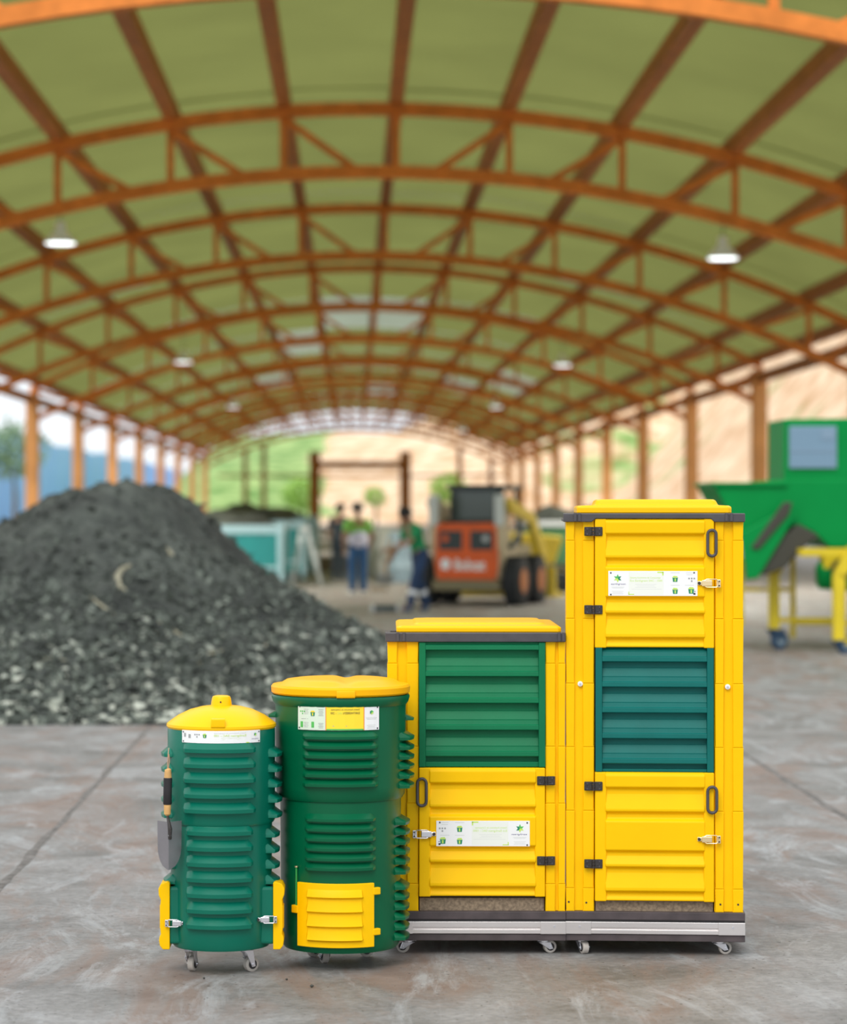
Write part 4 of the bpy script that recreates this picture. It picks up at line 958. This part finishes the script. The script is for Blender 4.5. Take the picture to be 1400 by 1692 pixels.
STRIDE = dict(pel=(0, 0, .90), nek=(0, -.16, 1.35), hed=(0, -.24, 1.49), shL=(.19, -.13, 1.28), elL=(.24, -.30, 1.05), wrL=(.12, -.50, .98), shR=(-.19, -.13, 1.28), elR=(-.25, -.22, 1.03), wrR=(-.14, -.42, .84),
              hiL=(.09, 0, .83), knL=(.10, -.14, .47), anL=(.11, -.22, .09), toL=(.12, -.38, .04), hiR=(-.09, 0, .83), knR=(-.09, .03, .46), anR=(-.10, .16, .09), toR=(-.11, .02, .04), face=(0, -.92, -.38))
pg = G(694, 1011); pl2 = Vector((pg.x, pg.y, 0)); person(pl2, -1.15, STRIDE, 'person in green shirt and navy trousers with silver bands striding beside the loader', M_GSHIRT, M_NAVY, M_BOOT, None, True)
R2 = Matrix.Rotation(-1.15, 4, 'Z')
h1 = pl2+R2 @ Vector((.10, -.55, .95)); h2 = pl2+R2 @ Vector((-.13, -.47, .80))
sh = tag(empty('shovel', (0, 0, 0)), 'long-handled shovel held by the striding person in green', 'shovel')
dv = (h2-h1).normalized(); top_ = h1-dv*.30; end = h2+dv*.45
MB().tube([top_, end], .018, 10).build('shaft', M_WOOD, sh, True)
MB().bar(end-dv*.02, end+dv*.30, .24, .03).build('blade', M_PGREY, sh, False, .02)
PG3 = G(560, 958); person((PG3.x, PG3.y, 0), 2.6, STAND, 'person in dark clothes standing behind the one in jeans', M_DCLOTH, M_DCLOTH, M_BOOT)

# ------------------------------------------------------------------ skid-steer loader seen from behind
M_RED = mat('orange_red_paint', (.80, .12, .012), .5, var=.15, vscale=4); M_CREAM = mat('cream_paint', (.62, .52, .32), .45, var=.15, vscale=3); M_CWHITE = mat('off_white_paint', (.62, .66, .62), .45)
M_TYRE = mat('tyre', (.025, .028, .03), .8, var=.3, vscale=8); M_RIM = mat('orange_rim', (.55, .17, .03), .5); M_CAB = mat('dark_cab', (.03, .045, .045), .5); M_MUD = mat('dusty_frame', (.22, .19, .11), .8); M_YMACH = mat('yellow_machine_paint', (.72, .52, .02), .45)
pg = G(770, 1001)
LO = tag(empty('skid_loader', (pg.x, pg.y, 0), -math.radians(20)), 'skid-steer loader with orange-red tailgate seen from behind', 'loader')
MB().prism([(-.50, .42), (.50, .42), (.53, .62), (.53, 1.28), (.47, 1.34), (-.47, 1.34), (-.53, 1.28), (-.53, .62)], 'y', 0, .25).build('tailgate', M_RED, LO, False, .025, 3)
tg = [c for c in LO.children if c.name.startswith('tailgate')][0]
MB().box(-.46, -.06, -.012, .03, .90, 1.22).build('grille', M_CAB, tg, False, .02); MB().box(.07, .46, -.012, .03, .90, 1.22).build('grille', M_CAB, tg, False, .02)
for gx in (-.44, .09):
    for k in range(5): MB().box(gx, gx+.35, -.02, -.010, .93+.058*k, .955+.058*k).build('grille_bar', M_DSTEEL, tg)
MB().disc((.34, -.02, 1.09), (0, 1, 0), .055, .03, 18).build('tail_lamp', M_PGREY, tg, True); MB().disc((-.34, -.02, 1.09), (0, 1, 0), .055, .03, 18).build('tail_lamp', M_RED, tg, True)
vs, fs = text_mesh('Bobcat', .26, .009); x0 = min(v[0] for v in vs); x1 = max(v[0] for v in vs); k = .52/(x1-x0)
MB().add([(-.19+(v[0]-x0)*k, -.004, .585+v[1]*.92) for v in vs], fs).build('lettering', mat('white_letters', (.85, .85, .83), .5), tg)
MB().prism([(-.42, .60), (-.31, .58), (-.26, .66), (-.29, .75), (-.36, .77), (-.43, .72)], 'y', -.006, .002).build('emblem', M_WHITE, tg)
MB().box(-.58, .58, -.03, .5, .24, .42).build('rear_bumper', M_MUD, LO, False, .03)
MB().box(-.50, .50, .1, 2.0, .30, .95).build('chassis', M_MUD, LO, False, .03)
MB().box(-.47, .47, .25, .62, .95, 1.40).build('engine_cover', M_CAB, LO, False, .03)
# rear uprights and lift arms
for s in (-1, 1):
    MB().prism([(.02, .95), (.0, 1.45), (.12, 1.72), (.32, 1.72), (.42, 1.45), (.55, 1.0), (.75, .85), (.7, .55), (.25, .5)], 'x', s*.55-.06, s*.55+.06).build('upright', M_CREAM, LO, False, .02)
    MB().box(s*.56-.075, s*.56+.075, -.02, .12, 1.30, 1.80).build('upright_post', M_CWHITE, LO, False, .02)
    MB().prism([(.05, 1.70), (.25, 1.52), (1.4, 1.32), (2.05, .72), (2.2, .30), (2.38, .30), (2.3, .85), (1.62, 1.48), (.3, 1.74)], 'x', s*.66-.05, s*.66+.05).build('lift_arm', M_CREAM if s < 0 else M_YMACH, LO, False, .02)
    MB().tube([(s*.66, .35, .95), (s*.66, 1.1, 1.30)], .045, 10).build('lift_cylinder', M_DSTEEL, LO, True)
    MB().prism([(.05, .44), (1.9, .44), (1.8, .98), (.6, 1.0), (.1, .9)], 'x', s*.52-.03, s*.52+.05).build('side_panel', M_CREAM, LO, False, .02)
    for y in (.38, 1.42):
        wh = empty('wheel', (s*.74, y, .40), 0, LO)
        MB().tube([(-.13, 0, 0), (-.11, 0, 0), (.11, 0, 0), (.13, 0, 0)], [.34, .40, .40, .34], 32).build('tyre', M_TYRE, wh, True, 0)
        MB().tube([(s*.09, 0, 0), (s*.135, 0, 0), (s*.14, 0, 0)], [.21, .20, .05], 24).build('rim', M_RIM, wh, True)
        b = MB()
        for q in range(18):
            a = 2*PI*q/18; b.bar((-.12, .40*math.cos(a), .40*math.sin(a)), (.0, .40*math.cos(a+.12), .40*math.sin(a+.12)), .045, .03); b.bar((.12, .40*math.cos(a+.17), .40*math.sin(a+.17)), (0, .40*math.cos(a+.29), .40*math.sin(a+.29)), .045, .03)
        b.build('tread', M_TYRE, wh)
# cab
cb = empty('cab', (0, 0, 0), 0, LO)
for s in (-1, 1):
    for y in (.62, 1.62): MB().bar((s*.43, y, .95), (s*.41, y+(.0 if y < 1 else -.12), 1.92), .07, .07).build('cab_post', M_CAB, cb)
    b = MB()
    for k in range(4): b.bar((s*.42, .66, 1.25+.16*k), (s*.42, 1.5, 1.25+.16*k), .02, .03)
    b.build('side_grille', M_CAB, cb)
MB().box(-.50, .50, .52, 1.62, 1.88, 1.97).build('cab_roof', M_CAB, cb, False, .03)
MB().box(-.42, .42, .62, .66, 1.30, 1.88).build('rear_window', bpy.data.materials.get('smoky') or mat('smoky', (.10, .13, .12), .15), cb)
MB().box(-.25, .25, .8, 1.3, .95, 1.1).box(-.25, .25, .78, .9, 1.1, 1.6).build('seat', M_BLK, cb, False, .03)
MB().prism([(2.2, .08), (2.95, .06), (2.9, .12), (2.4, .2), (2.38, .55), (2.25, .6)], 'x', -.85, .85).build('bucket', M_YMACH, LO, False, .01)
# green dump container behind the loader
pg = W(925, 838, 55); GC = tag(empty('dump_container', (pg.x, 55, 0)), 'green dump container with a dark load behind the loader', 'container')
M_GMACH = mat('green_machine_paint', (.0, .24, .06), .42, var=.12, vscale=2); M_DGM = mat('dull_green_paint', (.05, .17, .06), .6, var=.3, vscale=3)
MB().prism([(-.55, .45), (1.4, .45), (1.6, 1.25), (-.75, 1.25)], 'y', 0, 2.2).build('container_body', M_DGM, GC, False, .03)
MB().box(-.8, 1.65, -.05, 2.25, 1.2, 1.32).build('container_rim', M_PGREY, GC, False, .02)
heap(GC, -.7, 1.55, .05, 2.15, 1.28, .42, 21, 'container_load')
for a in (-.45, 1.2):
    for y in (.3, 1.9): MB().box(a, a+.14, y-.07, y+.07, 0, .46).build('leg', M_DSTEEL, GC)
pg = W(884, 838, 50); YH = tag(empty('barrow', (pg.x, 50, 0), .5), 'yellow wheelbarrow tipped up behind the loader', 'wheelbarrow')
MB().prism([(-.45, .75), (.25, .55), (.45, 1.05), (-.55, 1.15)], 'y', -.3, .3).build('tray', M_YMACH, YH, False, .04)
MB().tube([(-.3, -.28, .7), (.55, -.1, .25)], .025, 8).tube([(-.3, .28, .7), (.55, .1, .25)], .025, 8).bar((-.2, -.28, .72), (-.25, -.28, 0), .04, .04).bar((-.2, .28, .72), (-.25, .28, 0), .04, .04).build('frame', M_DSTEEL, YH)
MB().disc((.55, 0, .2), (0, 1, 0), .2, .09, 20).build('wheel', M_TYRE, YH, False, .02)

# ------------------------------------------------------------------ green screening machine at right
DG = 30.0; SG = F/DG; gx = (1180-VX)/SG
GM = tag(empty('screening_machine', (gx, DG, 0)), 'green compost screening machine on a yellow wheeled frame at right', 'machine')
ug = lambda x: (x-1180)/SG
zg = lambda y: HC-(y-VY)/SG
M_GBR = mat('bright_green_paint', (.0, .25, .05), .45, var=.08, vscale=2, spec=.12); M_BGREY = mat('blue_grey_screen', (.17, .28, .38), .3); M_DHOLE = mat('dark_rubber', (.05, .048, .035), .8)
MB().prism([(ug(1180), zg(802)), (ug(1300), zg(792)), (ug(1620), zg(792)), (ug(1620), zg(905)), (ug(1372), zg(905)), (ug(1345), zg(880)), (ug(1320), zg(868)), (ug(1228), zg(890))], 'y', 0, 1.5).build('hopper', M_GBR, GM, False, .02)
MB().box(ug(1180)-.03, ug(1300), -.04, 1.54, zg(803), zg(797)).build('hopper_rim', M_GBR, GM, False, .01)
MB().prism([(ug(1297), zg(800)), (ug(1297), zg(692)), (ug(1620), zg(688)), (ug(1620), zg(800))], 'y', .05, 1.2).build('control_cabinet', M_GBR, GM, False, .02)
cc = [c for c in GM.children if c.name.startswith('control_cabinet')][0]
MB().box(ug(1305), ug(1384), .02, .06, zg(774), zg(704)).build('display_panel', M_BGREY, cc, False, .01)
MB().box(ug(1305), ug(1384), .014, .03, zg(746), zg(743)).box(ug(1358), ug(1380), .012, .03, zg(726), zg(708)).build('panel_strip', mat('panel_strip', (.2, .3, .4), .4), cc)
MB().prism([(ug(1222), zg(880)), (ug(1300), zg(838)), (ug(1312), zg(852)), (ug(1250), zg(955)), (ug(1232), zg(958))], 'y', -.14, -.02).build('chute_cheek', M_GBR, GM, False, .015)
b = MB()
MB().prism([(ug(1238), zg(905)), (ug(1292), zg(830)), (ug(1306), zg(830)), (ug(1300), zg(850)), (ug(1250), zg(908))], 'y', -.17, -.12).build('chute_slot', M_DHOLE, GM, False, .01)
MB().prism([(ug(1252), zg(945)), (ug(1285), zg(890)), (ug(1318), zg(866)), (ug(1352), zg(885)), (ug(1325), zg(905)), (ug(1295), zg(938)), (ug(1262), zg(950))], 'y', -.10, .9).build('conveyor_belt', M_DHOLE, GM, False, .02)
M_YFR = mat('yellow_frame_paint', (.72, .55, .01), .45, var=.12, vscale=4)
def leg(x, y0, y1, wd, yy, bend=None):
    b = MB(); h = wd/SG
    D2 = DG+yy
    if bend: b.bar((ug(bend), yy, zg(y0)), (ug(x), yy, zg(y0+45)), h, h); b.bar((ug(x), yy, zg(y0+42)), (ug(x), yy, zg(y1)), h, h)
    else: b.bar((ug(x), yy, zg(y0)), (ug(x), yy, zg(y1)), h, h)
    b.build('frame_leg', M_YFR, GM, False, .008)
leg(1248, 925, 1041, 9, 1.1); leg(1292, 905, 1044, 17, .55, 1318); leg(1330, 895, 1060, 9, .8); leg(1377, 905, 1056, 19, -.35, 1402); leg(1470, 905, 1056, 17, -.35); leg(1560, 905, 1060, 12, .9)
for (a, c, y, yy, t) in ((1318, 1620, 912, .3, 13), (1318, 1620, 912, -.3, 13), (1250, 1330, 979, 1.0, 7), (1296, 1400, 1028, .55, 8), (1380, 1580, 1058, -.35, 9), (1330, 1580, 1035, .85, 7)):
    MB().bar((ug(a), yy, zg(y)), (ug(c), yy, zg(y)), .07, t/SG).build('frame_rail', M_YFR, GM, False, .008)
MB().bar((ug(1320), -.3, zg(912)), (ug(1320), 1.1, zg(912)), .07, .08).build('frame_rail', M_YFR, GM, False, .008)
M_CBLUE = mat('blue_castor', (.02, .06, .12), .5)
for x, yy in ((1294, .55), (1380, -.35), (1470, -.35)):
    z0 = zg(1044 if yy > 0 else 1056); r = min(.11, z0*.5+.03)
    c = empty('machine_castor', (ug(x), yy, 0), .5, GM)
    MB().prism([(-.07, z0), (.07, z0), (.09, r), (.03, r), (-.05, z0-.06)], 'y', -.05, -.035).prism([(-.07, z0), (.07, z0), (.09, r), (.03, r), (-.05, z0-.06)], 'y', .035, .05).box(-.08, .08, -.06, .06, z0-.015, z0+.01).build('fork', M_CBLUE, c)
    MB().disc((.06, 0, r), (0, 1, 0), r, .055, 24).build('wheel', M_CBLUE, c, False, .01); MB().disc((.06, 0, r), (0, 1, 0), r*.5, .07, 16).build('hub', M_DRUMB, c, True)
MB().tube([(ug(1352), .1, zg(950)), (ug(1358), .1, zg(950)), (ug(1402), .1, zg(952)), (ug(1440), .1, zg(952))], [.11, .16, .17, .16], 20).build('motor', M_GBR, GM, True)
MB().disc((ug(1388), -.12, zg(940)), (0, 1, 0), .11, .09, 24).build('pulley', M_CAB, GM, True)
MB().box(ug(1360), ug(1440), -.05, .25, zg(940), zg(912)).build('motor_bracket', M_YFR, GM, False, .01)
